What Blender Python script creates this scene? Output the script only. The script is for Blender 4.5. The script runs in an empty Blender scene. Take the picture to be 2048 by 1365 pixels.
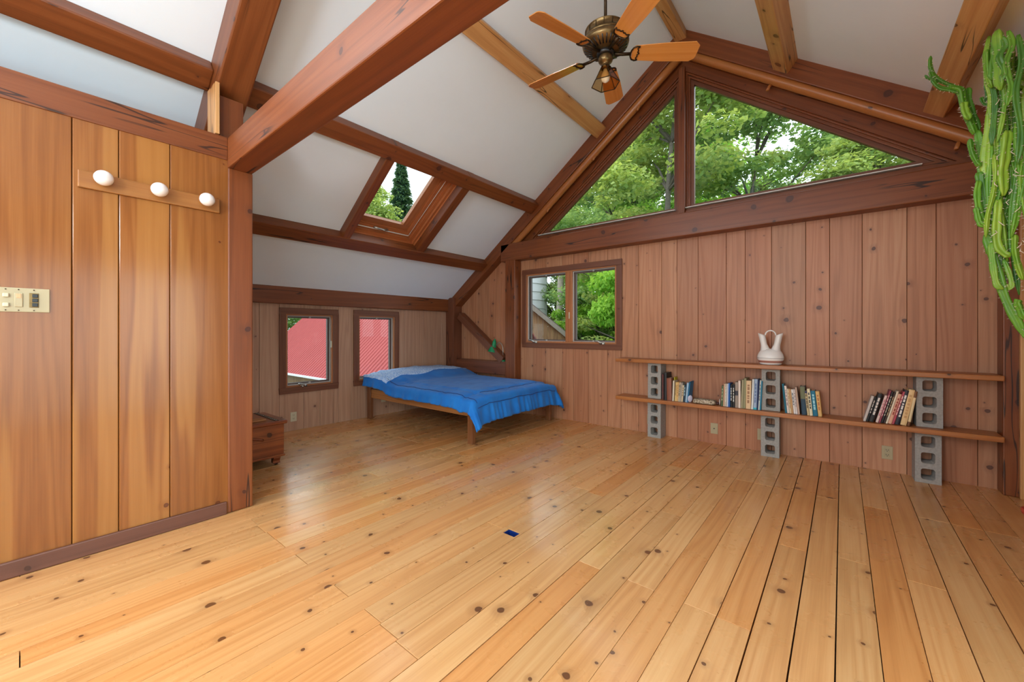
import bpy, bmesh, math, random
import numpy as np
from mathutils import Vector, Matrix, noise as mnoise

random.seed(7)
rng = np.random.default_rng(11)
scn = bpy.context.scene
COL = scn.collection
PI = math.pi

# ------------------------------------------------------------------ camera
EYE = 1.235
FOC = 806.0
YAW = math.atan2(660, 806)
cam_d = bpy.data.cameras.new('camera')
cam = bpy.data.objects.new('camera', cam_d)
COL.objects.link(cam)
cam.location = (0, 0, EYE)
cam.rotation_euler = (PI / 2, 0, YAW)
cam_d.sensor_width = 36
cam_d.lens = FOC / 2048 * 36
cam_d.shift_y = -20.0 / 2048
cam_d.clip_start = 0.02
cam_d.clip_end = 300
scn.camera = cam

# bearings: a photo pixel seen from the viewpoint, met with a plane of the room
cR, sR = math.cos(YAW), math.sin(YAW)
def ray(px, py):
    a = (px - 1024) / FOC
    return (cR * a - sR, sR * a + cR, (662.5 - py) / FOC)
def ony(px, py, Y):
    r = ray(px, py); t = Y / r[1]
    return Vector((r[0] * t, Y, EYE + r[2] * t))
def onx(px, py, X):
    r = ray(px, py); t = X / r[0]
    return Vector((X, r[1] * t, EYE + r[2] * t))

# ------------------------------------------------------------------ tagging
def tag(o, label=None, cat=None, group=None, kind=None):
    if label: o['label'] = label
    if cat: o['category'] = cat
    if group: o['group'] = group
    if kind: o['kind'] = kind
    return o
def empty(name, loc=(0, 0, 0), rz=0.0, label=None, cat=None, group=None, kind=None):
    o = bpy.data.objects.new(name, None)
    o.empty_display_size = 0.05
    COL.objects.link(o)
    o.location = loc
    o.rotation_euler = (0, 0, rz)
    return tag(o, label, cat, group, kind)

# ------------------------------------------------------------------ mesh builder
class MB:
    def __init__(s):
        s.v = []; s.f = []; s.uv = []; s.r = []; s.sm = []
    def face(s, pts, uvs=None, r=0.0, smooth=False):
        b = len(s.v)
        s.v.extend([tuple(p) for p in pts])
        s.f.append(tuple(range(b, b + len(pts))))
        if uvs is None:
            uvs = [(0, 0)] * len(pts)
        s.uv.append(uvs); s.r.append(r); s.sm.append(smooth)
    def box(s, o, ax, ay, az, long=2, r=None, off=None):
        """o = corner, ax/ay/az = edge vectors; long = index of the grain axis"""
        o = Vector(o); A = [Vector(ax), Vector(ay), Vector(az)]
        if A[0].cross(A[1]).dot(A[2]) < 0:
            o = o + A[0]; A[0] = -A[0]
        L = [a.length for a in A]
        if r is None: r = random.random()
        if off is None: off = (random.uniform(0, 40), random.uniform(0, 40))
        for k in range(3):
            i, j = (k + 1) % 3, (k + 2) % 3
            for side in (0, 1):
                q = [(0, 0), (1, 0), (1, 1), (0, 1)] if side else [(0, 0), (0, 1), (1, 1), (1, 0)]
                base = o + A[k] * side
                pts = [base + A[i] * a + A[j] * b for a, b in q]
                if j == long:
                    uvs = [(off[0] + a * L[i] + k * .37, off[1] + b * L[j]) for a, b in q]
                elif i == long:
                    uvs = [(off[0] + b * L[j] + k * .37, off[1] + a * L[i]) for a, b in q]
                else:
                    uvs = [(off[0] + a * L[i], off[1] + b * L[j] * .2) for a, b in q]
                bb = len(s.v)
                s.v.extend([tuple(p) for p in pts])
                s.f.append((bb, bb + 1, bb + 2, bb + 3))
                s.uv.append(uvs); s.r.append(r); s.sm.append(False)
        return s
    def bx(s, x0, x1, y0, y1, z0, z1, long=2, r=None, off=None):
        return s.box((x0, y0, z0), (x1 - x0, 0, 0), (0, y1 - y0, 0), (0, 0, z1 - z0), long, r, off)
    def beam(s, p, q, side, up, w, h, r=None):
        """prism from p to q; side,up unit vectors; section w along side, h along up, p/q at the section centre"""
        p = Vector(p); q = Vector(q); sd = Vector(side).normalized() * w; u = Vector(up).normalized() * h
        return s.box(p - sd / 2 - u / 2, sd, u, q - p, 2, r)
    def prism(s, poly, vec, long=None, r=None):
        """extrude polygon (list of 3D points) along vec"""
        vec = Vector(vec); poly = [Vector(p) for p in poly]
        if r is None: r = random.random()
        off = (random.uniform(0, 40), random.uniform(0, 40))
        nrm = Vector((0, 0, 0))
        for i in range(len(poly)):
            nrm += poly[i].cross(poly[(i + 1) % len(poly)])
        if nrm.dot(vec) > 0: poly = poly[::-1]
        L = Vector(long).normalized() if long is not None else vec.normalized()
        def uvf(pts):
            n = (pts[1] - pts[0]).cross(pts[2] - pts[0])
            if n.length < 1e-12: return [(0, 0)] * len(pts)
            n.normalize()
            l = L - n * L.dot(n)
            if l.length < .05: l = n.orthogonal()
            l.normalize(); u = n.cross(l)
            return [(off[0] + p.dot(u), off[1] + p.dot(l)) for p in pts]
        s.face(poly, uvf(poly), r)
        top = [p + vec for p in poly][::-1]
        s.face(top, uvf(top), r)
        for i in range(len(poly)):
            a, b = poly[i], poly[(i + 1) % len(poly)]
            q = [b, a, a + vec, b + vec]
            s.face(q, uvf(q), r)
        return s
    def grid(s, pts, smooth=True, r=0.0, close_u=False, uvs=None):
        n = len(pts); m = len(pts[0])
        b = len(s.v)
        for row in pts: s.v.extend([tuple(p) for p in row])
        for i in range(n - 1):
            for j in range(m if close_u else m - 1):
                j2 = (j + 1) % m
                s.f.append((b + i * m + j, b + i * m + j2, b + (i + 1) * m + j2, b + (i + 1) * m + j))
                if uvs:
                    s.uv.append([uvs[i][j], uvs[i][j2], uvs[i + 1][j2], uvs[i + 1][j]])
                else:
                    s.uv.append([(j / m, i / n), ((j + 1) / m, i / n), ((j + 1) / m, (i + 1) / n), (j / m, (i + 1) / n)])
                s.r.append(r); s.sm.append(smooth)
        return b
    def ngon(s, idx, r=0.0, smooth=False):
        s.f.append(tuple(idx)); s.uv.append([(0, 0)] * len(idx)); s.r.append(r); s.sm.append(smooth)
    def lathe(s, prof, c=(0, 0, 0), n=28, axis=(0, 0, 1), r=0.0, cap=True, smooth=True):
        ax = Vector(axis).normalized(); e1 = ax.orthogonal().normalized(); e2 = ax.cross(e1)
        if abs(ax.z) > .99: e1, e2 = Vector((1, 0, 0)), Vector((0, 1, 0)) if ax.z > 0 else Vector((0, -1, 0))
        c = Vector(c)
        rows = []
        for rad, h in prof:
            rows.append([c + ax * h + (e1 * math.cos(2 * PI * k / n) + e2 * math.sin(2 * PI * k / n)) * max(rad, 1e-5) for k in range(n)])
        b = s.grid(rows, smooth, r, True)
        if cap:
            s.ngon([b + k for k in range(n)][::-1], r)
            e = b + (len(prof) - 1) * n
            s.ngon([e + k for k in range(n)], r)
        return s
    def tube(s, path, rad, n=8, r=0.0, cap=True, lobes=None, smooth=True):
        path = [Vector(p) for p in path]
        N = len(path)
        rows = []
        prev = None
        for i, p in enumerate(path):
            t = (path[min(i + 1, N - 1)] - path[max(i - 1, 0)])
            if t.length < 1e-9: t = Vector((0, 0, 1))
            t.normalize()
            if prev is None: e1 = t.orthogonal().normalized()
            else:
                e1 = prev - t * prev.dot(t)
                if e1.length < 1e-6: e1 = t.orthogonal()
                e1.normalize()
            prev = e1
            e2 = t.cross(e1)
            R = rad(i / (N - 1)) if callable(rad) else rad
            row = []
            for k in range(n):
                a = 2 * PI * k / n
                q = R * (lobes(a) if lobes else 1.0)
                row.append(p + (e1 * math.cos(a) + e2 * math.sin(a)) * q)
            rows.append(row)
        b = s.grid(rows, smooth, r, True, uvs=[[(k / n * 2 * PI * .02, i * .05) for k in range(n)] for i in range(N)])
        if cap:
            s.ngon([b + k for k in range(n)][::-1], r, smooth)
            e = b + (N - 1) * n
            s.ngon([e + k for k in range(n)], r, smooth)
        return s
    def build(s, name, mat, parent=None, bevel=0.0, seg=2, solid=0.0, subsurf=0, loc=None):
        me = bpy.data.meshes.new(name)
        me.from_pydata(s.v, [], s.f)
        uvl = me.uv_layers.new(name='UVMap')
        flat = [c for face in s.uv for p in face for c in p]
        uvl.data.foreach_set('uv', flat)
        at = me.attributes.new('rnd', 'FLOAT', 'FACE')
        at.data.foreach_set('value', [float(x) for x in s.r])
        me.polygons.foreach_set('use_smooth', s.sm)
        me.update()
        o = bpy.data.objects.new(name, me)
        COL.objects.link(o)
        if mat: me.materials.append(mat)
        if parent: o.parent = parent
        if loc: o.location = loc
        if bevel > 0:
            # weld so that bevels run round the corners
            bm = bmesh.new(); bm.from_mesh(me)
            bmesh.ops.remove_doubles(bm, verts=bm.verts, dist=1e-5)
            bm.to_mesh(me); bm.free()
            md = o.modifiers.new('bevel', 'BEVEL'); md.width = bevel; md.segments = seg
            md.limit_method = 'ANGLE'; md.angle_limit = math.radians(40)
        if solid:
            md = o.modifiers.new('solid', 'SOLIDIFY'); md.thickness = solid; md.offset = -1
        if subsurf:
            md = o.modifiers.new('sub', 'SUBSURF'); md.levels = subsurf; md.render_levels = subsurf
        return o

# ------------------------------------------------------------------ materials
def lin(c):
    return tuple(((x / 255) / 12.92 if x / 255 <= .04045 else ((x / 255 + .055) / 1.055) ** 2.4) for x in c) + (1.0,)
class NT:
    def __init__(s, name):
        s.m = bpy.data.materials.new(name); s.m.use_nodes = True
        s.t = s.m.node_tree; s.t.nodes.clear()
        s.out = s.n('ShaderNodeOutputMaterial')
    def n(s, typ, **kw):
        nd = s.t.nodes.new(typ)
        for k, v in kw.items(): setattr(nd, k, v)
        return nd
    def l(s, a, b): s.t.links.new(a, b)
    def setin(s, sock, val):
        if hasattr(val, 'is_output') or isinstance(val, bpy.types.NodeSocket): s.l(val, sock)
        else: sock.default_value = val
    def math(s, op, a, b=0.0, c=0.0, clamp=False):
        nd = s.n('ShaderNodeMath', operation=op, use_clamp=clamp)
        s.setin(nd.inputs[0], a); s.setin(nd.inputs[1], b); s.setin(nd.inputs[2], c)
        return nd.outputs[0]
    def comb(s, x, y, z=0.0):
        nd = s.n('ShaderNodeCombineXYZ')
        for k, val in enumerate((x, y, z)): s.setin(nd.inputs[k], val)
        return nd.outputs[0]
    def noise(s, vec, scale=1.0, detail=3.0, rough=.5, dist=0.0):
        nd = s.n('ShaderNodeTexNoise')
        s.l(vec, nd.inputs['Vector'])
        nd.inputs['Scale'].default_value = scale; nd.inputs['Detail'].default_value = detail
        nd.inputs['Roughness'].default_value = rough; nd.inputs['Distortion'].default_value = dist
        return nd.outputs['Fac']
    def mapr(s, val, a, b, c=0.0, d=1.0, smooth=False):
        nd = s.n('ShaderNodeMapRange')
        if smooth: nd.interpolation_type = 'SMOOTHSTEP'
        s.setin(nd.inputs['Value'], val)
        for k, x in zip(('From Min', 'From Max', 'To Min', 'To Max'), (a, b, c, d)): nd.inputs[k].default_value = x
        return nd.outputs['Result']
    def mix(s, fac, a, b, blend='MIX'):
        nd = s.n('ShaderNodeMix', data_type='RGBA', blend_type=blend)
        s.setin(nd.inputs[0], fac); s.setin(nd.inputs[6], a); s.setin(nd.inputs[7], b)
        return nd.outputs[2]
    def ramp(s, fac, stops):
        nd = s.n('ShaderNodeValToRGB')
        el = nd.color_ramp.elements
        while len(el) < len(stops): el.new(.5)
        for e, (p, c) in zip(el, stops): e.position = p; e.color = c
        s.l(fac, nd.inputs[0]); return nd.outputs[0]
    def bsdf(s, col, rough=.5, spec=.5, metal=0.0, coat=0.0, coatr=.1, normal=None, **kw):
        b = s.n('ShaderNodeBsdfPrincipled')
        s.setin(b.inputs['Base Color'], col); s.setin(b.inputs['Roughness'], rough)
        b.inputs['Specular IOR Level'].default_value = spec
        b.inputs['Metallic'].default_value = metal
        s.setin(b.inputs['Coat Weight'], coat); b.inputs['Coat Roughness'].default_value = coatr
        if normal is not None: s.l(normal, b.inputs['Normal'])
        for k, v in kw.items(): s.setin(b.inputs[k], v)
        s.l(b.outputs[0], s.out.inputs[0])
        return b
    def bump(s, h, strength=.2, dist=.002):
        nd = s.n('ShaderNodeBump'); nd.inputs['Strength'].default_value = strength; nd.inputs['Distance'].default_value = dist
        s.l(h, nd.inputs['Height']); return nd.outputs[0]

def wood(name, dark, mid, light, knots=(3.2, .35, .10), rough=.45, coat=0.0, var=.14, rings=9.0, warm=None, sap=None, bump=.15, knotcol=(58, 30, 16), scratch=0.0, crack=0.0, spec=.5):
    n = NT(name)
    uv = n.n('ShaderNodeUVMap'); uv.uv_map = 'UVMap'
    sp = n.n('ShaderNodeSeparateXYZ'); n.l(uv.outputs[0], sp.inputs[0])
    u, v = sp.outputs[0], sp.outputs[1]
    at = n.n('ShaderNodeAttribute', attribute_name='rnd'); rnd = at.outputs['Fac']
    wn = n.n('ShaderNodeTexWhiteNoise', noise_dimensions='1D'); n.l(n.math('MULTIPLY', rnd, 913.7), wn.inputs['W'])
    w1 = wn.outputs['Value']
    swc = n.n('ShaderNodeSeparateColor'); n.l(wn.outputs['Color'], swc.inputs[0])
    w2, w3 = swc.outputs[1], swc.outputs[2]
    # knots
    kscale, kdens, ksize = knots
    vor = n.n('ShaderNodeTexVoronoi', voronoi_dimensions='2D', feature='F1'); vor.inputs['Scale'].default_value = 1.0
    wob = n.noise(n.comb(n.math('MULTIPLY', u, 14), n.math('MULTIPLY', v, 14), rnd), 1, 2)
    wo = n.math('MULTIPLY', n.math('SUBTRACT', wob, .5), .10)
    n.l(n.comb(n.math('ADD', n.math('MULTIPLY', u, kscale), wo), n.math('ADD', n.math('MULTIPLY', v, kscale), wo)), vor.inputs['Vector'])
    sc = n.n('ShaderNodeSeparateColor'); n.l(vor.outputs['Color'], sc.inputs[0])
    on = n.math('LESS_THAN', sc.outputs[0], kdens)
    size = n.math('MULTIPLY', n.math('ADD', n.math('MULTIPLY', n.math('POWER', sc.outputs[1], 2.0), 1.0), .22), ksize)
    rel = n.math('DIVIDE', vor.outputs['Distance'], size)
    kmask = n.math('MULTIPLY', n.mapr(rel, 1.0, .72, 0, 1, True), on)
    kcore = n.math('MULTIPLY', n.mapr(rel, .30, .75, 0, 1, True), on)
    halo = n.math('MULTIPLY', n.mapr(rel, 3.4, .9, 0, 1, True), on)
    # grain
    bend = n.math('MULTIPLY', halo, .012)
    ub = n.math('ADD', u, bend)
    fine = n.noise(n.comb(n.math('MULTIPLY', ub, 130), n.math('MULTIPLY', v, 2.2), n.math('MULTIPLY', rnd, 31)), 1, 3, .6)
    slow = n.noise(n.comb(n.math('MULTIPLY', u, 7), n.math('MULTIPLY', v, .38), n.math('MULTIPLY', rnd, 17)), 1, 2, .5)
    big = n.noise(n.comb(n.math('MULTIPLY', u, 2.5), n.math('MULTIPLY', v, .9), n.math('MULTIPLY', rnd, 9)), 1, 2, .5)
    ph = n.math('ADD', n.math('MULTIPLY', ub, 14), n.math('MULTIPLY', slow, rings))
    ring = n.math('SINE', n.math('MULTIPLY', ph, 6.2832))
    ring = n.mapr(ring, -1, 1, 0, 1)
    ring = n.math('POWER', ring, 1.6)
    g = n.math('ADD', n.math('MULTIPLY', ring, .20), n.math('ADD', n.math('MULTIPLY', fine, .50), n.math('MULTIPLY', big, .42)))
    col = n.ramp(g, [(.22, lin(light)), (.55, lin(mid)), (.95, lin(dark))])
    if warm:
        col = n.mix(n.math('MULTIPLY', n.mapr(w2, .35, 1, 0, 1), .75), col, n.mix(1.0, col, lin(warm), 'MULTIPLY'))
    if sap:
        # pale sapwood streak along one edge of a board
        edge = n.noise(n.comb(n.math('MULTIPLY', u, 3.1), n.math('MULTIPLY', v, .13), n.math('MULTIPLY', rnd, 5)), 1, 3, .55)
        sm = n.mapr(edge, .54, .57, 0, 1, True)
        col = n.mix(n.math('MULTIPLY', sm, .42), col, lin(sap))
    bright = n.math('ADD', n.math('MULTIPLY', w1, 2 * var), 1 - var)
    col = n.mix(1.0, col, n.comb(bright, bright, bright), 'MULTIPLY')
    kc = lin(knotcol)
    col = n.mix(n.math('MULTIPLY', halo, .22), col, tuple(x * 1.6 for x in kc[:3]) + (1,))
    kcol = n.mix(kcore, tuple(min(1, x * 1.25) for x in kc[:3]) + (1,), kc)
    col = n.mix(n.math('MULTIPLY', kmask, .88), col, kcol)
    if crack:
        ck = n.noise(n.comb(n.math('MULTIPLY', u, 5.5), n.math('MULTIPLY', v, .30), n.math('MULTIPLY', rnd, 23)), 1, 3, .5)
        line = n.mapr(n.math('ABSOLUTE', n.math('SUBTRACT', ck, .5)), .002, .007, 1, 0, True)
        msk = n.mapr(n.noise(n.comb(n.math('MULTIPLY', u, 1.5), n.math('MULTIPLY', v, .8), n.math('MULTIPLY', rnd, 41)), 1, 1, .5), .48, .56, 0, 1, True)
        col = n.mix(n.math('MULTIPLY', n.math('MULTIPLY', line, msk), crack), col, lin((24, 12, 8)))
    ro = rough
    if scratch:
        sn = n.noise(n.comb(n.math('MULTIPLY', u, 3), n.math('MULTIPLY', v, 3), 0.0), 1, 4, .65)
        ro = n.mapr(sn, .3, .75, rough - .06, rough + scratch)
    nb = n.bump(n.math('ADD', fine, n.math('MULTIPLY', ring, .4)), bump, .001)
    n.bsdf(col, ro, spec, coat=coat, coatr=.12, normal=nb)
    return n.m

def plain(name, c, rough=.5, metal=0.0, spec=.5, coat=0.0, var=0.0, vscale=30, bump=0.0, bdist=.002):
    n = NT(name)
    col = lin(c)
    nb = None
    if var or bump:
        tc = n.n('ShaderNodeTexCoord')
        f = n.noise(tc.outputs['Object'], vscale, 5, .6)
        if var:
            d = tuple(x * (1 - var) for x in col[:3]) + (1,); e = tuple(min(1, x * (1 + var)) for x in col[:3]) + (1,)
            col = n.ramp(f, [(.3, d), (.7, e)])
        if bump: nb = n.bump(f, bump, bdist)
    n.bsdf(col, rough, spec, metal, coat, normal=nb)
    return n.m

def glass_thin(name, tint=(235, 242, 240), refl=.3):
    n = NT(name)
    tr = n.n('ShaderNodeBsdfTransparent'); tr.inputs[0].default_value = lin(tint)
    gl = n.n('ShaderNodeBsdfGlossy'); gl.inputs['Roughness'].default_value = .02
    lw = n.n('ShaderNodeLayerWeight'); lw.inputs[0].default_value = .5
    mx = n.n('ShaderNodeMixShader')
    n.l(n.math('ADD', n.math('MULTIPLY', n.math('POWER', lw.outputs['Facing'], 5.0), refl * .8), .015), mx.inputs[0]); n.l(tr.outputs[0], mx.inputs[1]); n.l(gl.outputs[0], mx.inputs[2])
    n.l(mx.outputs[0], n.out.inputs[0])
    return n.m

M = {}
M['floor'] = wood('pine_floor', (172, 118, 68), (198, 148, 94), (210, 166, 114), knots=(5.0, .52, .10), rough=.27, coat=.25, var=.065, rings=6, warm=(255, 220, 178), bump=.08, knotcol=(78, 42, 22), scratch=.16)
M['gable'] = wood('gable_pine', (138, 90, 60), (172, 118, 84), (186, 138, 104), knots=(4.4, .55, .088), rough=.5, var=.09, rings=6, warm=(240, 214, 198), bump=.08, knotcol=(76, 44, 34))
M['knee'] = wood('knee_pine', (146, 106, 82), (172, 130, 104), (188, 150, 122), knots=(4.0, .30, .075), rough=.5, var=.08, rings=6, bump=.08, knotcol=(100, 66, 52))
M['part'] = wood('partition_cedar', (114, 64, 28), (138, 84, 40), (152, 100, 52), knots=(3.2, .28, .060), rough=.2, coat=.10, var=.05, rings=6, sap=(174, 122, 64), bump=.04, knotcol=(84, 42, 22), spec=.32)
M['beam'] = wood('timber_red', (88, 44, 18), (116, 59, 25), (130, 73, 36), knots=(3.6, .60, .105), rough=.40, var=.06, rings=5, bump=.1, knotcol=(62, 30, 20), crack=.85)
M['beamdark'] = wood('timber_dark', (84, 44, 26), (108, 60, 38), (122, 72, 48), knots=(3.2, .26, .09), rough=.42, var=.06, rings=5, bump=.1, knotcol=(52, 28, 20), crack=.85)
M['beamyel'] = wood('timber_yellow', (166, 110, 62), (194, 140, 86), (210, 164, 110), knots=(4.2, .50, .14), rough=.42, var=.06, rings=5, bump=.1, knotcol=(96, 48, 26), crack=.85)
M['trim'] = wood('window_trim', (88, 48, 30), (110, 64, 42), (122, 78, 54), knots=(2, .08, .05), rough=.42, var=.05, rings=4, bump=.05)
M['sash'] = wood('window_sash_wood', (134, 80, 44), (164, 102, 62), (180, 120, 76), knots=(2, .05, .05), rough=.4, var=.05, rings=4, bump=.05)
M['cherry'] = wood('skylight_wood', (146, 79, 43), (173, 101, 58), (188, 119, 76), knots=(2, .05, .05), rough=.32, var=.05, rings=3, bump=.05)
M['base'] = wood('baseboard_wood', (78, 46, 34), (98, 60, 46), (110, 70, 54), knots=(3, .15, .06), rough=.45, var=.04, rings=4, bump=.05)
M['shelf'] = wood('shelf_pine', (136, 76, 36), (162, 98, 48), (174, 112, 60), knots=(3, .2, .06), rough=.36, var=.05, rings=5, bump=.05)
M['oak'] = wood('light_bar_oak', (122, 72, 28), (146, 92, 40), (160, 106, 52), knots=(3, .1, .06), rough=.4, var=.03, rings=6, bump=.08)
M['bed'] = wood('bed_wood', (84, 46, 24), (112, 66, 36), (134, 84, 48), knots=(3, .12, .06), rough=.42, var=.08, rings=5, bump=.06)
M['bedrail'] = wood('bed_rail_wood', (128, 76, 38), (160, 102, 54), (178, 122, 72), knots=(3, .2, .06), rough=.42, var=.05, rings=6, bump=.06)
M['chest'] = wood('cedar_chest', (74, 32, 18), (118, 56, 28), (152, 84, 42), knots=(3.4, .5, .16), rough=.3, coat=.3, var=.1, rings=7, bump=.06, knotcol=(46, 18, 12))
M['blade'] = wood('fan_blade_oak', (190, 118, 50), (206, 134, 64), (214, 146, 76), knots=(1, 0, .01), rough=.26, coat=.5, var=.02, rings=4, bump=.03)
M['barn'] = wood('barn_board', (86, 68, 52), (148, 112, 78), (176, 142, 104), knots=(3, .2, .06), rough=.8, var=.22, rings=6, bump=.2)
M['plasterc'] = plain('ceiling_white', (226, 233, 241), .85, var=.012, vscale=3)
M['dark'] = plain('backing_dark', (34, 22, 16), .9)
M['white'] = plain('white_strip', (225, 225, 222), .5)
M['alu'] = plain('screen_frame', (168, 164, 160), .45)
M['sashdark'] = plain('sash_dark', (100, 86, 82), .5)
M['chrome'] = plain('crank_metal', (170, 166, 158), .3, .9)
M['ivory'] = plain('ivory_plastic', (168, 154, 120), .4)
M['ivorylight'] = plain('ivory_light', (194, 184, 156), .35)
M['black'] = plain('black_plastic', (22, 20, 20), .35)
M['globe'] = plain('opal_globe', (238, 230, 226), .12, coat=.6)
M['brass'] = plain('antique_brass', (116, 92, 58), .34, .85, var=.25, vscale=40)
M['brassdark'] = plain('dark_brass', (62, 46, 30), .4, .8, var=.3, vscale=60)
M['concrete'] = plain('concrete_block', (150, 146, 140), .95, var=.16, vscale=60, bump=.5, bdist=.004)
M['paper'] = plain('page_paper', (206, 192, 164), .9)
M['vase'] = plain('vase_white', (226, 222, 218), .35)
M['vaseband'] = plain('vase_terracotta', (176, 112, 92), .5)
M['vasegrey'] = plain('vase_grey_line', (88, 86, 88), .5)
M['green'] = plain('green_enamel', (10, 132, 82), .22, coat=.5)
M['pot'] = plain('red_pot', (176, 66, 48), .45)
M['soil'] = plain('soil', (44, 32, 24), .95, var=.3, vscale=60)
M['spine'] = plain('cactus_spine', (226, 214, 196), .6)
M['blue_in'] = plain('box_blue', (14, 40, 104), .4)
M['bark'] = plain('tree_bark', (92, 84, 76), .9, var=.3, vscale=9, bump=.5, bdist=.03)
M['birch'] = plain('pale_bark', (168, 156, 142), .9, var=.25, vscale=6, bump=.4, bdist=.02)
M['ground'] = plain('ground_grass', (70, 92, 44), .95, var=.3, vscale=.8)
M['silo'] = plain('silo_concrete', (222, 219, 226), .85, var=.06, vscale=2)
M['fascia'] = plain('grey_fascia', (150, 140, 130), .8, var=.1, vscale=8)
M['mattress'] = plain('mattress_white', (214, 210, 204), .85)
M['glass'] = glass_thin('window_glass')
M['smoked'] = glass_thin('smoked_glass', (232, 214, 184), .8)
M['bulb'] = plain('bulb_glass', (240, 236, 230), .2)
# lit pilot of the rocker switch
_n = NT('pilot_glow'); _e = _n.bsdf(lin((226, 150, 110)), .4)
_e.inputs['Emission Color'].default_value = lin((255, 120, 60)); _e.inputs['Emission Strength'].default_value = .35
M['pilot'] = _n.m
# corrugated red roof
M['redroof'] = plain('red_metal_roof', (172, 88, 86), .7, .0, .12, var=.03, vscale=.6)
# comforter cloth
def cloth(name, a, b, sc=220, sheen=.3):
    n = NT(name)
    tc = n.n('ShaderNodeTexCoord')
    f = n.noise(tc.outputs['Object'], sc, 2, .5)
    g = n.noise(tc.outputs['Object'], 5, 3, .5)
    col = n.ramp(g, [(.3, lin(a)), (.7, lin(b))])
    bs = n.bsdf(col, .75, .25, normal=n.bump(f, .25, .001))
    bs.inputs['Sheen Weight'].default_value = sheen
    return n.m
M['comforter'] = cloth('blue_comforter', (14, 98, 178), (26, 116, 196), sheen=.1)
M['stitch'] = plain('stitch_navy', (16, 54, 112), .8)
def printed_sheet():
    n = NT('pale_print_sheet')
    tc = n.n('ShaderNodeTexCoord')
    v = n.n('ShaderNodeTexVoronoi', feature='DISTANCE_TO_EDGE'); v.inputs['Scale'].default_value = 30
    n.l(tc.outputs['Object'], v.inputs['Vector'])
    f = n.mapr(v.outputs['Distance'], .0, .22, 0, 1)
    q = n.noise(tc.outputs['Object'], 16, 3, .5)
    col = n.mix(n.mapr(n.math('MULTIPLY', f, q), .1, .45, 0, 1), lin((186, 206, 234)), lin((132, 168, 220)))
    n.bsdf(col, .8, .2)
    return n.m
M['sheet'] = printed_sheet()
def stone():
    n = NT('fossil_stone')
    tc = n.n('ShaderNodeTexCoord')
    f = n.noise(tc.outputs['Object'], 55, 4, .7)
    col = n.ramp(f, [(.38, lin((84, 66, 50))), (.5, lin((176, 158, 132))), (.7, lin((206, 196, 178)))])
    n.bsdf(col, .8, .3, normal=n.bump(f, .6, .006))
    return n.m
M['stone'] = stone()
def leafmat(name, a, b, trans=.35):
    n = NT(name)
    at = n.n('ShaderNodeAttribute', attribute_name='rnd')
    col = n.ramp(at.outputs['Fac'], [(0, lin(a)), (1, lin(b))])
    d = n.n('ShaderNodeBsdfDiffuse'); n.l(col, d.inputs[0])
    t = n.n('ShaderNodeBsdfTranslucent'); n.l(n.mix(1.0, col, (1.25, 1.2, .7, 1), 'MULTIPLY'), t.inputs[0])
    mx = n.n('ShaderNodeMixShader'); mx.inputs[0].default_value = trans
    n.l(d.outputs[0], mx.inputs[1]); n.l(t.outputs[0], mx.inputs[2]); n.l(mx.outputs[0], n.out.inputs[0])
    return n.m
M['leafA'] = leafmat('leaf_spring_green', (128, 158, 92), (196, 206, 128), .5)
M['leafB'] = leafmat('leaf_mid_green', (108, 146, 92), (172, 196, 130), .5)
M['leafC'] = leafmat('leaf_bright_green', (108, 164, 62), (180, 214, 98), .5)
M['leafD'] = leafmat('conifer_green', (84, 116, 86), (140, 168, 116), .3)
def cactusmat():
    n = NT('cactus_green')
    at = n.n('ShaderNodeAttribute', attribute_name='rnd')
    tc = n.n('ShaderNodeTexCoord')
    f = n.noise(tc.outputs['Object'], 9, 3, .5)
    s = n.math('ADD', n.math('MULTIPLY', at.outputs['Fac'], .6), n.math('MULTIPLY', f, .4))
    col = n.ramp(s, [(.1, lin((44, 100, 34))), (.5, lin((104, 160, 44))), (.9, lin((182, 208, 74)))])
    b = n.bsdf(col, .42, .5)
    b.inputs['Subsurface Weight'].default_value = .12
    b.inputs['Subsurface Radius'].default_value = (.01, .02, .004)
    return n.m
M['cactus'] = cactusmat()

_cache = {}
def colmat(c, rough=.55):
    k = (tuple(c), rough)
    if k not in _cache:
        _cache[k] = plain('cover_%d_%d_%d' % tuple(c), c, rough)
    return _cache[k]

# ------------------------------------------------------------------ room dimensions
XK, XP, XR = -5.27, -3.22, 1.12          # knee wall, partition, right wall
YG, YB = 4.83, -3.2                      # gable wall, rear wall
XA, ZA, SL = -1.385, 4.615, 0.745        # ridge and roof slope
def zc(x): return ZA - SL * abs(x - XA)
NRM = math.hypot(1, SL)
UL = Vector((1, 0, SL)) / NRM            # up the left slope
NL = Vector((SL, 0, -1)) / NRM           # into the room from the left slope
UR = Vector((-1, 0, SL)) / NRM
NR = Vector((-SL, 0, -1)) / NRM
YF = 4.68                                # face of the gable frame

def struct(o, label=None):
    o['kind'] = 'structure'
    if label: o['label'] = label
    return o
def cat_struct(o, label, cat):
    return tag(o, label, cat, None, 'structure')

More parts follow.
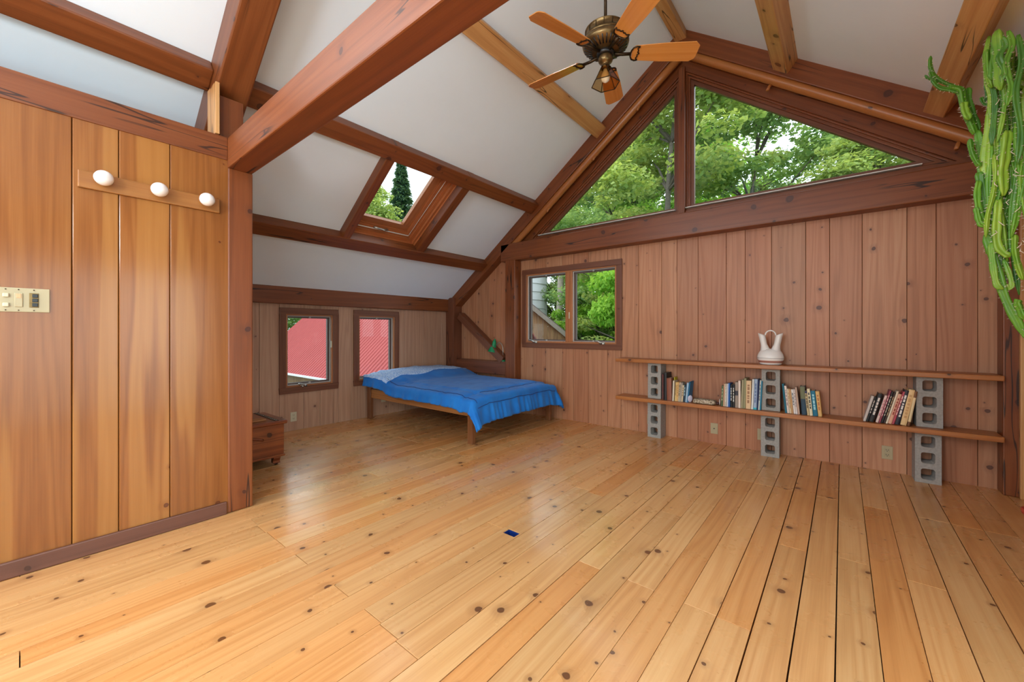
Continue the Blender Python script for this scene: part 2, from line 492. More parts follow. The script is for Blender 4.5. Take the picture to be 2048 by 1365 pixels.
# ---------------- floor
seams = [-3.33, -3.195, -3.009, -2.873, -2.729, -2.595, -2.458, -2.333, -2.187, -2.058, -1.912, -1.775, -1.641, -1.507, -1.375,
         -1.233, -1.097, -.965, -.826, -.69, -.557, -.421, -.29, -.151, -.019, .115, .248, .387, .54, .68, .82, .96, 1.1, 1.24]
x = -3.33
while x > -5.5:
    x -= .136; seams.insert(0, x)
joint_rows = [-2.9, -1.9, -.95, 0.0, .96, 1.91, 2.79, 3.78]
fixed = {-2.873: .953, -2.595: .961, -2.333: .964, -1.912: .968, -1.641: .969, -1.375: .948, -1.775: 1.912, -.019: 2.83, -1.097: 1.902,
         -.421: 1.904, -1.507: 2.756, -.965: 2.787, -3.195: 1.92}
H0 = (-1.609, -1.519, 1.874, 1.936)      # the small square hole
mb = MB()
rj = random.Random(3)
prev = -9
for a, b in zip(seams[:-1], seams[1:]):
    js = []
    if a in fixed: js.append(fixed[a])
    for k in range(8):
        c = rj.choice(joint_rows)
        if all(abs(c - q) > 1.6 for q in js) and len(js) < 3: js.append(c)
    ys = [YB - .1] + sorted(js) + [YG + .06]
    g = rj.choice([.0008, .0012, .002, .0028]) if b > -1.3 else rj.choice([.0006, .0009, .0013])
    for y0, y1 in zip(ys[:-1], ys[1:]):
        r = rj.random(); off = (rj.uniform(0, 40), rj.uniform(0, 40) )
        dz = rj.uniform(-.0006, .0006)
        X0, X1, Y0, Y1 = a + g, b - g, y0 + .0016, y1 - .0016
        if X0 < H0[0] + .02 and X1 > H0[1] - .03 and Y0 < H0[2] and Y1 > H0[3]:
            mb.bx(X0, X1, Y0, H0[2], -.022, dz, 1, r, off)
            mb.bx(X0, X1, H0[3], Y1, -.022, dz, 1, r, (off[0], off[1] + H0[3] - Y0))
            mb.bx(X0, H0[0], H0[2], H0[3], -.022, dz, 1, r, (off[0], off[1] + H0[2] - Y0))
            if X1 > H0[1]: mb.bx(H0[1], X1, H0[2], H0[3], -.022, dz, 1, r, (off[0] + H0[1] - X0, off[1] + H0[2] - Y0))
        else:
            mb.bx(X0, X1, Y0, Y1, -.022, dz, 1, r, off)
struct(mb.build('floor', M['floor'], bevel=.0008, seg=1), 'wide knotty pine plank floor')
mb = MB()
for x0, x1, y0, y1 in ((-5.6, 1.4, YB - .2, H0[2] - .01), (-5.6, 1.4, H0[3] + .01, 5.0), (-5.6, H0[0] - .01, H0[2] - .01, H0[3] + .01), (H0[1] + .01, 1.4, H0[2] - .01, H0[3] + .01)):
    mb.bx(x0, x1, y0, y1, -.06, -.0225)
struct(mb.build('floor_base', M['dark']))
hb = empty('floor_outlet_box', ((H0[0] + H0[1]) / 2, (H0[2] + H0[3]) / 2, -.07), label='small dark blue recessed box let into the middle of the pine floor', cat='outlet box')
mb = MB()
w, d = .043, .029
mb.bx(-w, w, -d, d, -.004, 0); mb.bx(-w, w, -d, -d + .003, 0, .066); mb.bx(-w, w, d - .003, d, 0, .066)
mb.bx(-w, -w + .003, -d, d, 0, .066); mb.bx(w - .003, w, -d, d, 0, .066)
mb.build('box_shell', M['blue_in'], hb)
mb = MB(); mb.bx(-.008, .026, -.02, .004, 0.0, .02); mb.build('receptacle', M['black'], hb)

# ---------------- helper: clad a rectangle (s along wall, z up) with boards around rectangular holes
def clad(fr, seams, z0, z1f, holes, thick, grain_rnd, g=.0015, both=True):
    """fr(s,z,d)->point. boards between seams from z0 to z1f(s) (roof line allowed), holes = [(s0,s1,za,zb)]"""
    mb = MB()
    for a, b in zip(seams[:-1], seams[1:]):
        cuts = sorted({a, b} | {min(max(h, a), b) for hh in holes for h in hh[:2]})
        r = grain_rnd.random(); off = (grain_rnd.uniform(0, 40), grain_rnd.uniform(0, 40))
        for c0, c1 in zip(cuts[:-1], cuts[1:]):
            if c1 - c0 < 1e-4: continue
            mid = (c0 + c1) / 2
            spans = [(z0, None)]
            for h in holes:
                if h[0] < mid < h[1]:
                    spans = [(z0, h[2]), (h[3], None)]
            e0 = c0 + (g if abs(c0 - a) < 1e-6 else 0); e1 = c1 - (g if abs(c1 - b) < 1e-6 else 0)
            for lo, hi in spans:
                pa, pb = (hi, hi) if hi is not None else (z1f(e0), z1f(e1))
                if pa - lo < .002 and pb - lo < .002: continue
                poly = [(e0, lo), (e1, lo), (e1, max(pb, lo + .001)), (e0, max(pa, lo + .001))]
                P = [fr(s, z, 0) for s, z in poly]; Q = [fr(s, z, thick) for s, z in poly]
                def U(q): return [(off[0] + s - a, off[1] + z) for s, z in q]
                mb.face(P, U(poly), r); mb.face(Q[::-1], U(poly[::-1]), r)
                n4 = len(poly)
                for k in range(4):
                    k2 = (k + 1) % 4
                    uu = [(off[0] + poly[k][0] - a, off[1] + poly[k][1]), (off[0] + poly[k][0] - a + .01, off[1] + poly[k][1]),
                          (off[0] + poly[k2][0] - a + .01, off[1] + poly[k2][1]), (off[0] + poly[k2][0] - a, off[1] + poly[k2][1])]
                    mb.face([P[k], Q[k], Q[k2], P[k2]], uu, r)
    return mb

def backing(fr, s0, s1, z0, z1, holes, d0, d1, zf=None):
    mb = MB()
    ss = sorted({s0, s1} | {h for hh in holes for h in hh[:2]})
    for a, b in zip(ss[:-1], ss[1:]):
        mid = (a + b) / 2
        hs = sorted([h[2:4] for h in holes if h[0] < mid < h[1]])
        lo = z0
        for ha, hb_ in hs:
            if ha > lo: mb.prism([fr(a, lo, d0), fr(b, lo, d0), fr(b, ha, d0), fr(a, ha, d0)], fr(a, lo, d1) - fr(a, lo, d0))
            lo = hb_
        ta, tb = (zf(a), zf(b)) if zf else (z1, z1)
        mb.prism([fr(a, lo, d0), fr(b, lo, d0), fr(b, tb, d0), fr(a, ta, d0)], fr(a, lo, d1) - fr(a, lo, d0))
    return mb

# ---------------- gable wall (wall_back)
gseams = [-5.5, -5.26, -5.013, -4.897, -4.695, -4.437, -4.201, -4.0, -3.773, -3.551, -3.319, -3.043, -2.86, -2.629, -2.353, -2.168, -1.94, -1.658, -1.481, -1.252,
          -.966, -.787, -.553, -.272, -.09, .141, .432, .606, .836, 1.0, 1.3]
frG = lambda s, z, d: Vector((s, YG + d, z))
gh = [(-3.65, -2.25, 1.09, 2.06)]
rw = random.Random(21)
ztop = lambda s: min(2.42, zc(s) + .02)
wg = clad(frG, gseams, -.01, ztop, gh, .02, rw).build('wall_back', M['gable'], bevel=.002, seg=1)
struct(wg, 'knotty pine board gable wall')
struct(backing(frG, -5.5, 1.3, -.02, 2.42, gh, .021, .10, zf=lambda s: min(2.42, zc(s) + .05)).build('wall_back_core', M['dark']))
# gable triangle, panelled round the two panes
def off_tri(P, o):
    """offset a CCW triangle (x,z) outward by o"""
    n = len(P); L = []
    for i in range(n):
        a = Vector(P[i]); b = Vector(P[(i + 1) % n]); d = (b - a).normalized(); nn = Vector((d.y, -d.x))
        L.append((a + nn * o, d))
    R = []
    for i in range(n):
        p, d = L[i - 1]; q, e = L[i]
        den = d.x * e.y - d.y * e.x
        t = ((q - p).x * e.y - (q - p).y * e.x) / den
        R.append(p + d * t)
    return R
def ring(mb, A, B, y0, y1, r=None):
    n = len(A)
    for i in range(n):
        j = (i + 1) % n
        a0, a1, b0, b1 = A[i], A[j], B[i], B[j]
        poly = [Vector((p[0], y0, p[1])) for p in (a0, a1, b1, b0)]
        mb.prism(poly, (0, y1 - y0, 0), long=Vector((a1[0] - a0[0], 0, a1[1] - a0[1])), r=r)
panes = [[(-3.322, 2.684), (-1.528, 2.680), (-1.528, 4.022)], [(-1.306, 2.688), (.492, 2.693), (-1.306, 4.052)]]
outerT = [[(-4.32, 2.40), (-1.415, 2.40), (-1.415, 4.575)], [(-1.415, 2.40), (1.52, 2.40), (-1.415, 4.575)]]
for k in (0, 1):
    P = panes[k]
    w = empty('window_%d' % (k + 1), (0, 0, 0), kind='structure')
    w['label'] = ('left', 'right')[k] + ' triangular gable window pane framed in red-brown wood'
    mb = MB(); ring(mb, P, off_tri(P, .042), 4.878, 4.93); mb.build('sash', M['trim'], w, bevel=.003)
    mb = MB(); ring(mb, off_tri(P, .036), off_tri(P, .062), 4.852, 4.94); mb.build('stop', M['beam'], w, bevel=.004)
    mb = MB(); ring(mb, off_tri(P, .060), off_tri(P, .078), 4.835, 4.94); mb.build('moulding', M['beam'], w, bevel=.004)
    mb = MB(); ring(mb, off_tri(P, .077), outerT[k], 4.815, 4.95); mb.build('casing', M['beam'], w, bevel=.002)
    mb = MB(); Q = off_tri(P, .01); mb.prism([(p[0], 4.902, p[1]) for p in Q], (0, .006, 0)); mb.build('pane', M['glass'], w)
    mb = MB(); lo, hi = (min(p[0] for p in P), max(p[0] for p in P))
    zb = P[0][1] - .046
    mb.bx(lo - .12, hi + .03, 4.80, 4.86, zb - .004, zb + .004); mb.build('weatherstrip', M['white'], w)
# mullion between the panes
mb = MB(); mb.bx(-1.452, -1.382, 4.78, 4.84, 2.55, 4.25); struct(mb.build('trim_1', M['beam'], bevel=.006), 'upright mullion between the two gable panes')

# ---------------- timber frame
def timber(name, mb, mat, label, bevel=.008, cat='beam'):
    return cat_struct(mb.build(name, M[mat], bevel=bevel), label, cat)
# gable tie beam, posts
timber('tie_beam', MB().bx(-4.06, XR + .05, YF, YG + .02, 2.296, 2.556, 0), 'beam', 'long red-brown tie beam under the triangular gable windows', .01)
timber('timber_post', MB().bx(-3.97, -3.775, YF, YG, 0, 2.30, 2), 'beam', 'post against the gable wall just left of the double casement window', .012, 'post')
timber('timber_post', MB().bx(.935, 1.10, YF, YG, 0, 2.30, 2), 'beam', 'post in the right corner at the end of the shelves', .008, 'post')
timber('corner_trim', MB().bx(1.012, 1.04, YF - .035, YF - .002, 0, 2.30, 2), 'beamyel', 'narrow pale trim strip beside the right corner post', .004, 'trim')
timber('timber_post', MB().bx(XK + .01, -5.07, 4.63, YG, 0, 1.80, 2), 'beamdark', 'dark corner post behind the head of the bed', .008, 'post')
mb = MB(); mb.beam((-5.02, 4.755, 1.50), (-4.05, 4.755, .78), (0, 1, 0), Vector((.72, 0, .97)), .12, .115)
timber('knee_brace', mb, 'beamdark', 'diagonal knee brace between the corner post and the girt', .006, 'brace')
girt = timber('wall_girt', MB().bx(-5.07, -3.97, 4.70, YG - .003, .56, .765, 0), 'beamdark', 'short horizontal girt behind the bed carrying the green lamp', .006, 'girt')
# gable rafters (front face YF)
dv = .215
for sgn, nm in ((-1, 'left'), (1, 'right')):
    x1 = XA + sgn * (3.93 if sgn < 0 else 2.62)
    mb = MB()
    poly = [(XA, YF, zc(XA) + .01), (x1, YF, zc(x1) + .01), (x1, YF, zc(x1) - dv), (XA, YF, zc(XA) - dv)]
    mb.prism(poly, (0, YG + .03 - YF, 0), long=(x1 - XA, 0, zc(x1) - ZA))
    timber('rafter', mb, 'beam', nm + ' sloping rafter against the gable wall over the triangular window', .008, 'rafter')
    # rounded rail with pegs tucked below it
    a = Vector((XA + sgn * .05, 4.735, zc(XA + sgn * .05) - dv - .035)); x2 = XA + sgn * (2.62 if sgn < 0 else 2.45)
    b = Vector((x2, 4.735, zc(x2) - dv - .035))
    rail = empty('peg_rail', a, label=nm + ' rounded wooden rail with small pegs under the gable rafter', cat='rail')
    mb = MB(); mb.tube([Vector((0, 0, 0)).lerp(b - a, t / 12) for t in range(13)], .046, 16); mb.build('pole', M['beamyel'] if False else M['shelf'], rail)
    for t in ((.17, .40, .68) if sgn < 0 else (.33, .86)):
        p = (b - a) * t
        mb = MB(); mb.tube([p + Vector((0, .02, -.03)), p + Vector((-.016, -.014, -.070)), p + Vector((-.03, -.04, -.115))], .014, 10); mb.build('peg', M['shelf'], rail)
# middle bent: rafters, tie, post
for sgn, nm in ((-1, 'left'), (1, 'right')):
    x1 = XA + sgn * (3.86 if sgn < 0 else 2.5)
    mb = MB()
    poly = [(XA, .845, zc(XA) + .01), (x1, .845, zc(x1) + .01), (x1, .845, zc(x1) - .30), (XA, .845, zc(XA) - .30)]
    mb.prism(poly, (0, .2, 0), long=(x1 - XA, 0, zc(x1) - ZA))
    timber('rafter', mb, 'beam', nm + ' heavy rafter rising from the partition post near the viewer', .01, 'rafter')
timber('tie_beam', MB().bx(-3.245, XR + .03, .89, 1.04, 2.34, 2.545, 0), 'beam', 'heavy overhead tie beam running from the partition post across the room', .008)
timber('timber_post', MB().bx(-3.40, -3.215, .892, 1.042, 0, 2.345, 2), 'beam', 'full height post at the end of the cedar partition', .008, 'post')
timber('timber_post', MB().bx(-3.43, -3.27, .86, 1.0, 2.547, 2.84, 2), 'beam', 'short stub post above the partition under the heavy rafter', .004, 'post')
timber('filler_board', MB().bx(-3.385, -3.205, .82, .843, 2.548, 2.89, 2), 'beamyel', 'pale yellow filler board wedged beside the heavy rafter', .002, 'board')
timber('partition_plate', MB().bx(-3.40, -3.212, YB, .892, 2.39, 2.545, 1), 'beam', 'horizontal plate beam along the top of the cedar partition', .006)
timber('wall_plate', MB().bx(XK - .03, -5.2, YB, 4.66, 1.565, 1.79, 1), 'beam', 'low plate beam along the top of the knee wall', .008)
# purlins
def purlin(A, u, n, h, w, y0, y1):
    A = Vector((A[0], 0, A[1])); mb = MB()
    if u.x < 0: A = A + u * w
    mb.box(A - n * .03 - u * w + Vector((0, y0, 0)), u * w, n * (h + .03), (0, y1 - y0, 0), 2)
    return mb
for xA, mat, lab in ((-4.397, 'beam', 'lowest purlin below the skylight'), (-3.402, 'beam', 'purlin above the skylight'), (-2.363, 'beamyel', 'upper left purlin behind the ceiling fan')):
    A = (xA, zc(xA))
    timber('purlin', purlin(A, UL, NL, .11, .165, 1.045, YF + .01), mat, lab + ' on the left slope', .008, 'purlin')
for xA, lab in ((-4.397, 'lower near purlin behind the partition'), (-3.402, 'purlin above the partition at the top left'), (-2.363, 'upper near purlin')):
    timber('purlin', purlin((xA, zc(xA)), UL, NL, .11, .165, YB, .845), 'beam', lab + ' on the left slope near the viewer', .008, 'purlin')
for xA, lab, mt in ((-.324, 'upper right purlin right of the fan', 'beamyel'), (.712, 'lower right purlin beside the cactus', 'beamyel')):
    timber('purlin', purlin((xA, zc(xA)), UR, NR, .14, .15, 1.045, YF + .01), mt, lab, .008, 'purlin')
mb = MB(); mb.bx(-1.455, -1.335, YB, YF + .01, 4.488, 4.62, 1); timber('ridge_beam', mb, 'beamyel', 'ridge beam at the peak of the ceiling', .006)

# ---------------- ceilings with skylight hole
def slope_pt(xx, y, d): # d = distance out of the room above left ceiling
    return Vector((xx, y, zc(xx))) - NL * d
SK = (-4.425, -3.48, 2.385, 3.325)  # x range, y range of the well
mb = MB()
def slab(x0, x1, y0, y1, sgn=-1):
    n = NL if sgn < 0 else NR
    P = [Vector((x0, y0, zc(x0))), Vector((x1, y0, zc(x1))), Vector((x1, y1, zc(x1))), Vector((x0, y1, zc(x0)))]
    mb.prism(P, -n * .10)
E0 = XK - .25
slab(E0, SK[0], YB - .1, YG + .1); slab(SK[1], XA, YB - .1, YG + .1); slab(SK[0], SK[1], YB - .1, SK[2]); slab(SK[0], SK[1], SK[3], YG + .1)
struct(mb.build('ceiling_left', M['plasterc']), 'white left ceiling slope')
mb = MB(); slab(XA, XR + .3, YB - .1, YG + .1, 1); struct(mb.build('ceiling_right', M['plasterc']), 'white right ceiling slope')
# skylight
sky = empty('window_3', (0, 0, 0), kind='structure'); sky['label'] = 'roof skylight between two purlins with stepped reddish wood frame'
def srect(mb, x0, x1, y0, y1, d0, d1, wx0, wx1, wy0, wy1, mat=None):
    """rectangular ring on the left slope between depth d0 and d1 (outward)"""
    for (a, b, c, e, lg) in ((x0, x0 + wx0, y0, y1, (0, 1, 0)), (x1 - wx1, x1, y0, y1, (0, 1, 0)), (x0 + wx0, x1 - wx1, y0, y0 + wy0, UL), (x0 + wx0, x1 - wx1, y1 - wy1, y1, UL)):
        P = [slope_pt(a, c, d0), slope_pt(b, c, d0), slope_pt(b, e, d0), slope_pt(a, e, d0)]
        mb.prism(P, -NL * (d1 - d0), long=lg)
for y0_, y1_ in ((2.293, 2.388), (3.322, 3.437)):
    mb = MB()
    mb.box(slope_pt(-4.43, y0_, -.10), UL * ((4.43 - 3.40) * NRM), (0, y1_ - y0_, 0), -NL * .12, 0); mb.build('header', M['beam'], sky, bevel=.006)
def frame(name, mat, x0i, x1i, y0i, y1i, d0, d1, x0o=SK[0], x1o=SK[1], y0o=SK[2], y1o=SK[3]):
    mb = MB(); srect(mb, x0o, x1o, y0o, y1o, d0, d1, x0i - x0o, x1o - x1i, y0i - y0o, y1o - y1i)
    mb.build(name, M[mat], sky, bevel=.004)
frame('well_lining', 'cherry', -4.415, -3.49, 2.395, 3.315, -.001, .22, x0o=-4.43, x1o=-3.475, y0o=2.38, y1o=3.33)
frame('outer_frame', 'cherry', -4.395, -3.50, 2.42, 3.285, .018, .20)
frame('middle_frame', 'cherry', -4.362, -3.53, 2.45, 3.245, .058, .20)
frame('inner_frame', 'cherry', -4.305, -3.56, 2.49, 3.186, .098, .20)
frame('sash', 'sash', -4.246, -3.60, 2.53, 3.088, .128, .18)
frame('screen_track', 'white', -4.335, -3.545, 2.47, 3.215, .080, .084, x0o=-4.345, x1o=-3.54, y0o=2.465, y1o=3.22)
mb = MB()
P = [slope_pt(-4.27, 2.50, .14), slope_pt(-3.58, 2.50, .14), slope_pt(-3.58, 3.11, .14), slope_pt(-4.27, 3.11, .14)]
mb.prism(P, -NL * .006); mb.build('pane', M['glass'], sky)
c = slope_pt(-4.325, 2.80, .085)
mb = MB(); mb.tube([c + Vector((0, -.09, 0)), c + NL * .012 + Vector((0, -.03, 0)), c + NL * .016 + Vector((0, .03, 0)), c + Vector((0, .10, 0))], .012, 8); mb.tube([c + NL * .01 + Vector((0, .02, 0)), c + NL * .045 + Vector((0, .05, .01))], .009, 8)
mb.build('crank_handle', M['chrome'], sky)

# ---------------- knee wall with two windows
frK = lambda s, z, d: Vector((XK - d, s, z))
kw = [(2.045, 2.66, .53, 1.46), (3.005, 3.62, .53, 1.46)]
kseams = [YB - .1, -2.9, -2.6, -2.3, -2.0, -1.7, -1.4, -1.1, -.8, -.5, -.2, .1, .4, .7, 1.0, 1.25, 1.5, 1.773, 1.99, 2.278, 2.482, 2.73, 2.913, 3.2, 3.5, 3.8, 4.167, 4.537, 4.85]
kwl = clad(frK, kseams, -.01, lambda s: 1.70, kw, .02, rw).build('wall_left', M['knee'], bevel=.002, seg=1); struct(kwl, 'low knee wall of pale pine boards with two small windows')
struct(backing(frK, YB - .1, YG + .1, -.02, 1.85, kw, .021, .10).build('wall_left_core', M['dark']))

def casement(name, fr, s0, s1, z0, z1, mullion=None, label='', crank=None, cw=.075, latch=None, openside=None):
    """window in wall frame fr(s,z,d): casing outer rectangle s0..s1, z0..z1; d<0 into the room"""
    w = empty(name, (0, 0, 0), kind='structure'); w['label'] = label
    def rect_ring(mb, a, b, c, e, t, d0, d1):
        for (p, q, r_, s_, lg) in ((a, b, c, c + t, 0), (a, b, e - t, e, 0), (a, a + t, c + t, e - t, 1), (b - t, b, c + t, e - t, 1)):
            P = [fr(p, r_, d0), fr(q, r_, d0), fr(q, s_, d0), fr(p, s_, d0)]
            lv = (fr(1, 0, 0) - fr(0, 0, 0)) if lg == 0 else Vector((0, 0, 1))
            mb.prism(P, fr(p, r_, d1) - fr(p, r_, d0), long=lv)
    mb = MB(); rect_ring(mb, s0, s1, z0, z1, cw, -.022, .001); mb.build('casing', M['trim'], w, bevel=.004)
    a, b, c, e = s0 + cw - .012, s1 - cw + .012, z0 + cw - .012, z1 - cw + .012
    mb = MB(); rect_ring(mb, a, b, c, e, .03, -.012, .10); mb.build('jamb', M['sash'], w, bevel=.003)
    spans = [(a + .03, b - .03)]
    if mullion:
        mb = MB(); m0, m1 = mullion
        P = [fr(m0, c + .03, -.012), fr(m1, c + .03, -.012), fr(m1, e - .03, -.012), fr(m0, e - .03, -.012)]
        mb.prism(P, fr(0, 0, .1) - fr(0, 0, -.012), long=(0, 0, 1)); mb.build('mullion', M['sash'], w, bevel=.003)
        spans = [(a + .03, m0), (m1, b - .03)]
    for k, (p, q) in enumerate(spans):
        mb = MB(); rect_ring(mb, p, q, c + .03, e - .03, .012, .012, .024); mb.build('screen_frame', M['alu'], w, bevel=.002)
        mb = MB(); rect_ring(mb, p + .004, q - .004, c + .034, e - .034, .024, .05, .085); mb.build('sash', M['sashdark'], w, bevel=.003)
        mb = MB(); P = [fr(p + .02, c + .05, .066), fr(q - .02, c + .05, .066), fr(q - .02, e - .05, .066), fr(p + .02, e - .05, .066)]
        mb.prism(P, fr(0, 0, .071) - fr(0, 0, .066)); mb.build('pane', M['glass'], w)
        mm = (p + q) / 2
        mb = MB()
        for zz in (c + .046, e - .046):
            P = [fr(mm - .012, zz - .012, .002), fr(mm + .012, zz - .012, .002), fr(mm + .012, zz + .012, .002), fr(mm - .012, zz + .012, .002)]
            mb.prism(P, fr(0, 0, .014) - fr(0, 0, .002))
        mb.build('screen_clip', M['alu'], w)
        if crank:
            cs = crank[k]
            zc0 = c + .016
            mb = MB()
            mb.tube([fr(cs - .035, zc0, -.016), fr(cs + .035, zc0, -.016)], .015, 8)
            mb.tube([fr(cs, zc0, -.02), fr(cs - .01, zc0 + .012, -.045), fr(cs - .05, zc0 + .03, -.05), fr(cs - .07, zc0 + .032, -.05)], .0105, 8)
            mb.tube([fr(cs - .07, zc0 + .032, -.045), fr(cs - .07, zc0 + .032, -.07)], .012, 8)
            mb.build('crank_handle', M['chrome'], w)
    if latch:
        ls, lz = latch
        mb = MB(); P = [fr(ls - .008, lz - .045, -.02), fr(ls + .008, lz - .045, -.02), fr(ls + .008, lz + .045, -.02), fr(ls - .008, lz + .045, -.02)]
        mb.prism(P, fr(0, 0, -.008) - fr(0, 0, -.02)); mb.build('latch', M['ivorylight'], w, bevel=.003)
    return w
casement('window_4', frG, -3.743, -2.15, .99, 2.152, (-2.985, -2.875), 'double casement window with red-brown casing in the gable wall', crank=(-3.50, -2.42), latch=(-2.92, 1.45))
casement('window_5', frK, 1.985, 2.722, .464, 1.522, None, 'nearer small casement window in the knee wall beside the chest', crank=(2.27,), latch=(2.625, 1.06))
casement('window_6', frK, 2.944, 3.68, .464, 1.53, None, 'farther small casement window in the knee wall behind the bed', crank=(3.23,))

# ---------------- cedar partition
frP = lambda s, z, d: Vector((XP - d, s, z))
def part_y(px): return onx(px, 900, XP).y
ps = [-3.2, -2.9, -2.65, -2.35, -2.1, -1.8, -1.5, -1.2, -.95, -.66, -.40, -.12, part_y(144), part_y(237.6), part_y(340), .90]
wp = clad(frP, ps, 0, lambda s: 2.40, [], .03, random.Random(5), g=.0014).build('wall_partition', M['part'], bevel=.004, seg=2)
struct(wp, 'glossy cedar board partition')
struct(MB().bx(XP - .10, XP - .031, YB, .895, 0, 2.40).build('wall_partition_core', M['dark']))
mb = MB(); mb.bx(XP - .001, XP + .018, YB, .885, 0, .085, 1); struct(mb.build('baseboard_left', M['base'], bevel=.006), 'dark brown baseboard along the partition')

# ---------------- right wall (glazed door) and rear wall, behind the viewer
frR = lambda s, z, d: Vector((XR + d, s, z))
door = [(-.6, 1.85, .04, 2.12), (-2.9, -.95, .04, 2.12)]
rs = [YB - .1 + k * .27 for k in range(31)]
struct(clad(frR, rs, -.01, lambda s: 2.80, door, .02, rw).build('wall_right', M['gable'], bevel=.002, seg=1), 'right hand pine board wall')
struct(backing(frR, YB - .1, YG + .1, -.02, 2.80, door, .021, .10).build('wall_right_core', M['dark']))
for k, (s0, s1, z0, z1) in enumerate(door):
    dd = empty('door_%d' % (k + 1), (0, 0, 0), kind='structure'); dd['label'] = 'glazed sliding door in the right hand wall' + (' beside the viewer' if k == 0 else ' behind the viewer')
    mb = MB()
    mb.bx(XR - .012, XR + .09, s0, s0 + .06, z0, z1, 2); mb.bx(XR - .012, XR + .09, s1 - .06, s1, z0, z1, 2)
    mb.bx(XR - .012, XR + .09, s0, s1, z1 - .07, z1, 1); mb.bx(XR - .012, XR + .09, s0, s1, z0 - .04, z0 + .03, 1)
    m = (s0 + s1) / 2; mb.bx(XR + .01, XR + .08, m - .04, m + .04, z0, z1, 2)
    mb.build('frame', M['trim'], dd, bevel=.004)
    mb = MB(); mb.bx(XR + .045, XR + .051, s0 + .05, s1 - .05, z0 + .02, z1 - .05); mb.build('pane', M['glass'], dd)
frB = lambda s, z, d: Vector((s, YB - d, z))
bs = [-5.5 + k * .27 for k in range(26)]
rwin = [(-2.85, .05, 1.0, 2.25)]
struct(clad(frB, bs, -.01, lambda s: zc(s) + .02, rwin, .02, rw).build('wall_front', M['gable'], bevel=.002, seg=1), 'rear pine board wall behind the viewer')
struct(backing(frB, -5.5, 1.3, -.02, 2.42, rwin, .021, .10, zf=lambda s: min(2.42, zc(s) + .05)).build('wall_front_core', M['dark']))
mb = MB(); mb.prism([(-4.4, YB - .03, 2.4), (1.3, YB - .03, 2.4), (1.3, YB - .03, zc(1.3) + .05), (XA, YB - .03, ZA + .1), (-4.4, YB - .03, zc(-4.4) + .05)], (0, -.08, 0)); struct(mb.build('wall_front_gable', M['dark']))
casement('window_7', frB, -2.92, .12, .93, 2.32, (-1.43, -1.37), 'wide window in the rear wall behind the viewer')

# ------------------------------------------------------------------ light bar with three egg globes
lb = empty('wall_light', (XP, .52, 2.065), label='wooden three globe light bar high on the cedar partition', cat='light')
mb = MB(); mb.bx(.0, .022, -.323, .323, -.047, .047, 1); mb.build('back_bar', M['oak'], lb, bevel=.006, seg=3)
for y in (.293, .528, .761):
    g = MB(); g.lathe([(.024, .0), (.024, .02), (.020, .022)], (.022, y - .52, .017), 20, (1, 0, 0)); so = g.build('socket', M['ivorylight'], lb)
    prof = []
    for k in range(15):
        t = k / 14; a = PI * t
        prof.append((.0415 * math.sin(a) * (1 + .05 * math.cos(a)), .032 + .085 * (1 - math.cos(a)) / 2))
    g = MB(); g.lathe(prof, (.0, y - .52, .017), 28, (1, 0, -.05), cap=False); g.build('globe', M['globe'], lb)
# ------------------------------------------------------------------ switch plate
sp = empty('switch_plate', (XP, .0, 1.392), label='cream triple switch plate with dimmers, rocker and black buttons on the partition', cat='switch')
mb = MB(); mb.bx(.0, .007, -.115, .10, -.061, .061); mb.build('plate', M['ivory'], sp, bevel=.003)
for z in (.022, -.026):
    mb = MB(); mb.bx(.006, .019, -.055, -.034, z - .010, z + .010); mb.build('dimmer_slider', M['ivorylight'], sp, bevel=.004)
mb = MB(); mb.bx(.006, .012, -.018, .010, -.036, .036); rk = mb.build('rocker', M['ivory'], sp, bevel=.003)
mb = MB(); mb.bx(.0115, .0135, -.012, .004, .010, .030); mb.build('pilot_lamp', M['pilot'], sp, bevel=.001)
mb = MB(); mb.bx(.006, .010, .030, .062, -.037, .037); mb.build('button_frame', M['brass'], sp, bevel=.001)
for z in (.023, 0, -.023):
    mb = MB(); mb.bx(.009, .014, .040, .060, z - .0095, z + .0095); mb.build('button', M['black'], sp, bevel=.002)
for y in (-.045, -.004, .046):
    for z in (.052, -.052):
        mb = MB(); mb.lathe([(.003, 0), (.003, .009)], (0, y, z), 10, (1, 0, 0)); mb.build('screw', M['brassdark'], sp)

# ------------------------------------------------------------------ outlets
def outlet(fr, s, z, label, mat='ivory', kind='duplex'):
    o = empty('wall_outlet', fr(s, z, 0), label=label, cat='outlet')
    org = fr(s, z, 0)
    def q(a, b, c, d, d0, d1): return [fr(s + a, z + c, d0) - org, fr(s + b, z + c, d0) - org, fr(s + b, z + d, d0) - org, fr(s + a, z + d, d0) - org], fr(0, 0, d1) - fr(0, 0, d0)
    mb = MB(); P, v = q(-.0365, .0365, -.058, .058, -.006, .0); mb.prism(P, v); mb.build('cover_plate', M[mat], o, bevel=.002)
    if kind == 'duplex':
        for dz in (.021, -.021):
            mb = MB(); P, v = q(-.017, .017, dz - .014, dz + .014, -.009, -.005); mb.prism(P, v); rc = mb.build('receptacle', M[mat], o, bevel=.004)
            for ds in (-.007, .007):
                mb = MB(); P, v = q(ds - .0016, ds + .0016, dz - .001, dz + .009, -.0098, -.008); mb.prism(P, v); mb.build('slot', M['black'], rc)
            mb = MB(); P, v = q(-.003, .003, dz - .010, dz - .005, -.0098, -.008); mb.prism(P, v); mb.build('slot', M['black'], rc)
    else:
        mb = MB(); n = fr(0, 0, -1) - fr(0, 0, 0); mb.lathe([(.006, .004), (.006, .012)], (0, 0, 0), 12, n); mb.build('jack', M['black'], o)
    return o
outlet(frK, 2.153, .170, 'cream outlet plate low on the knee wall under the nearer small window', 'ivorylight')
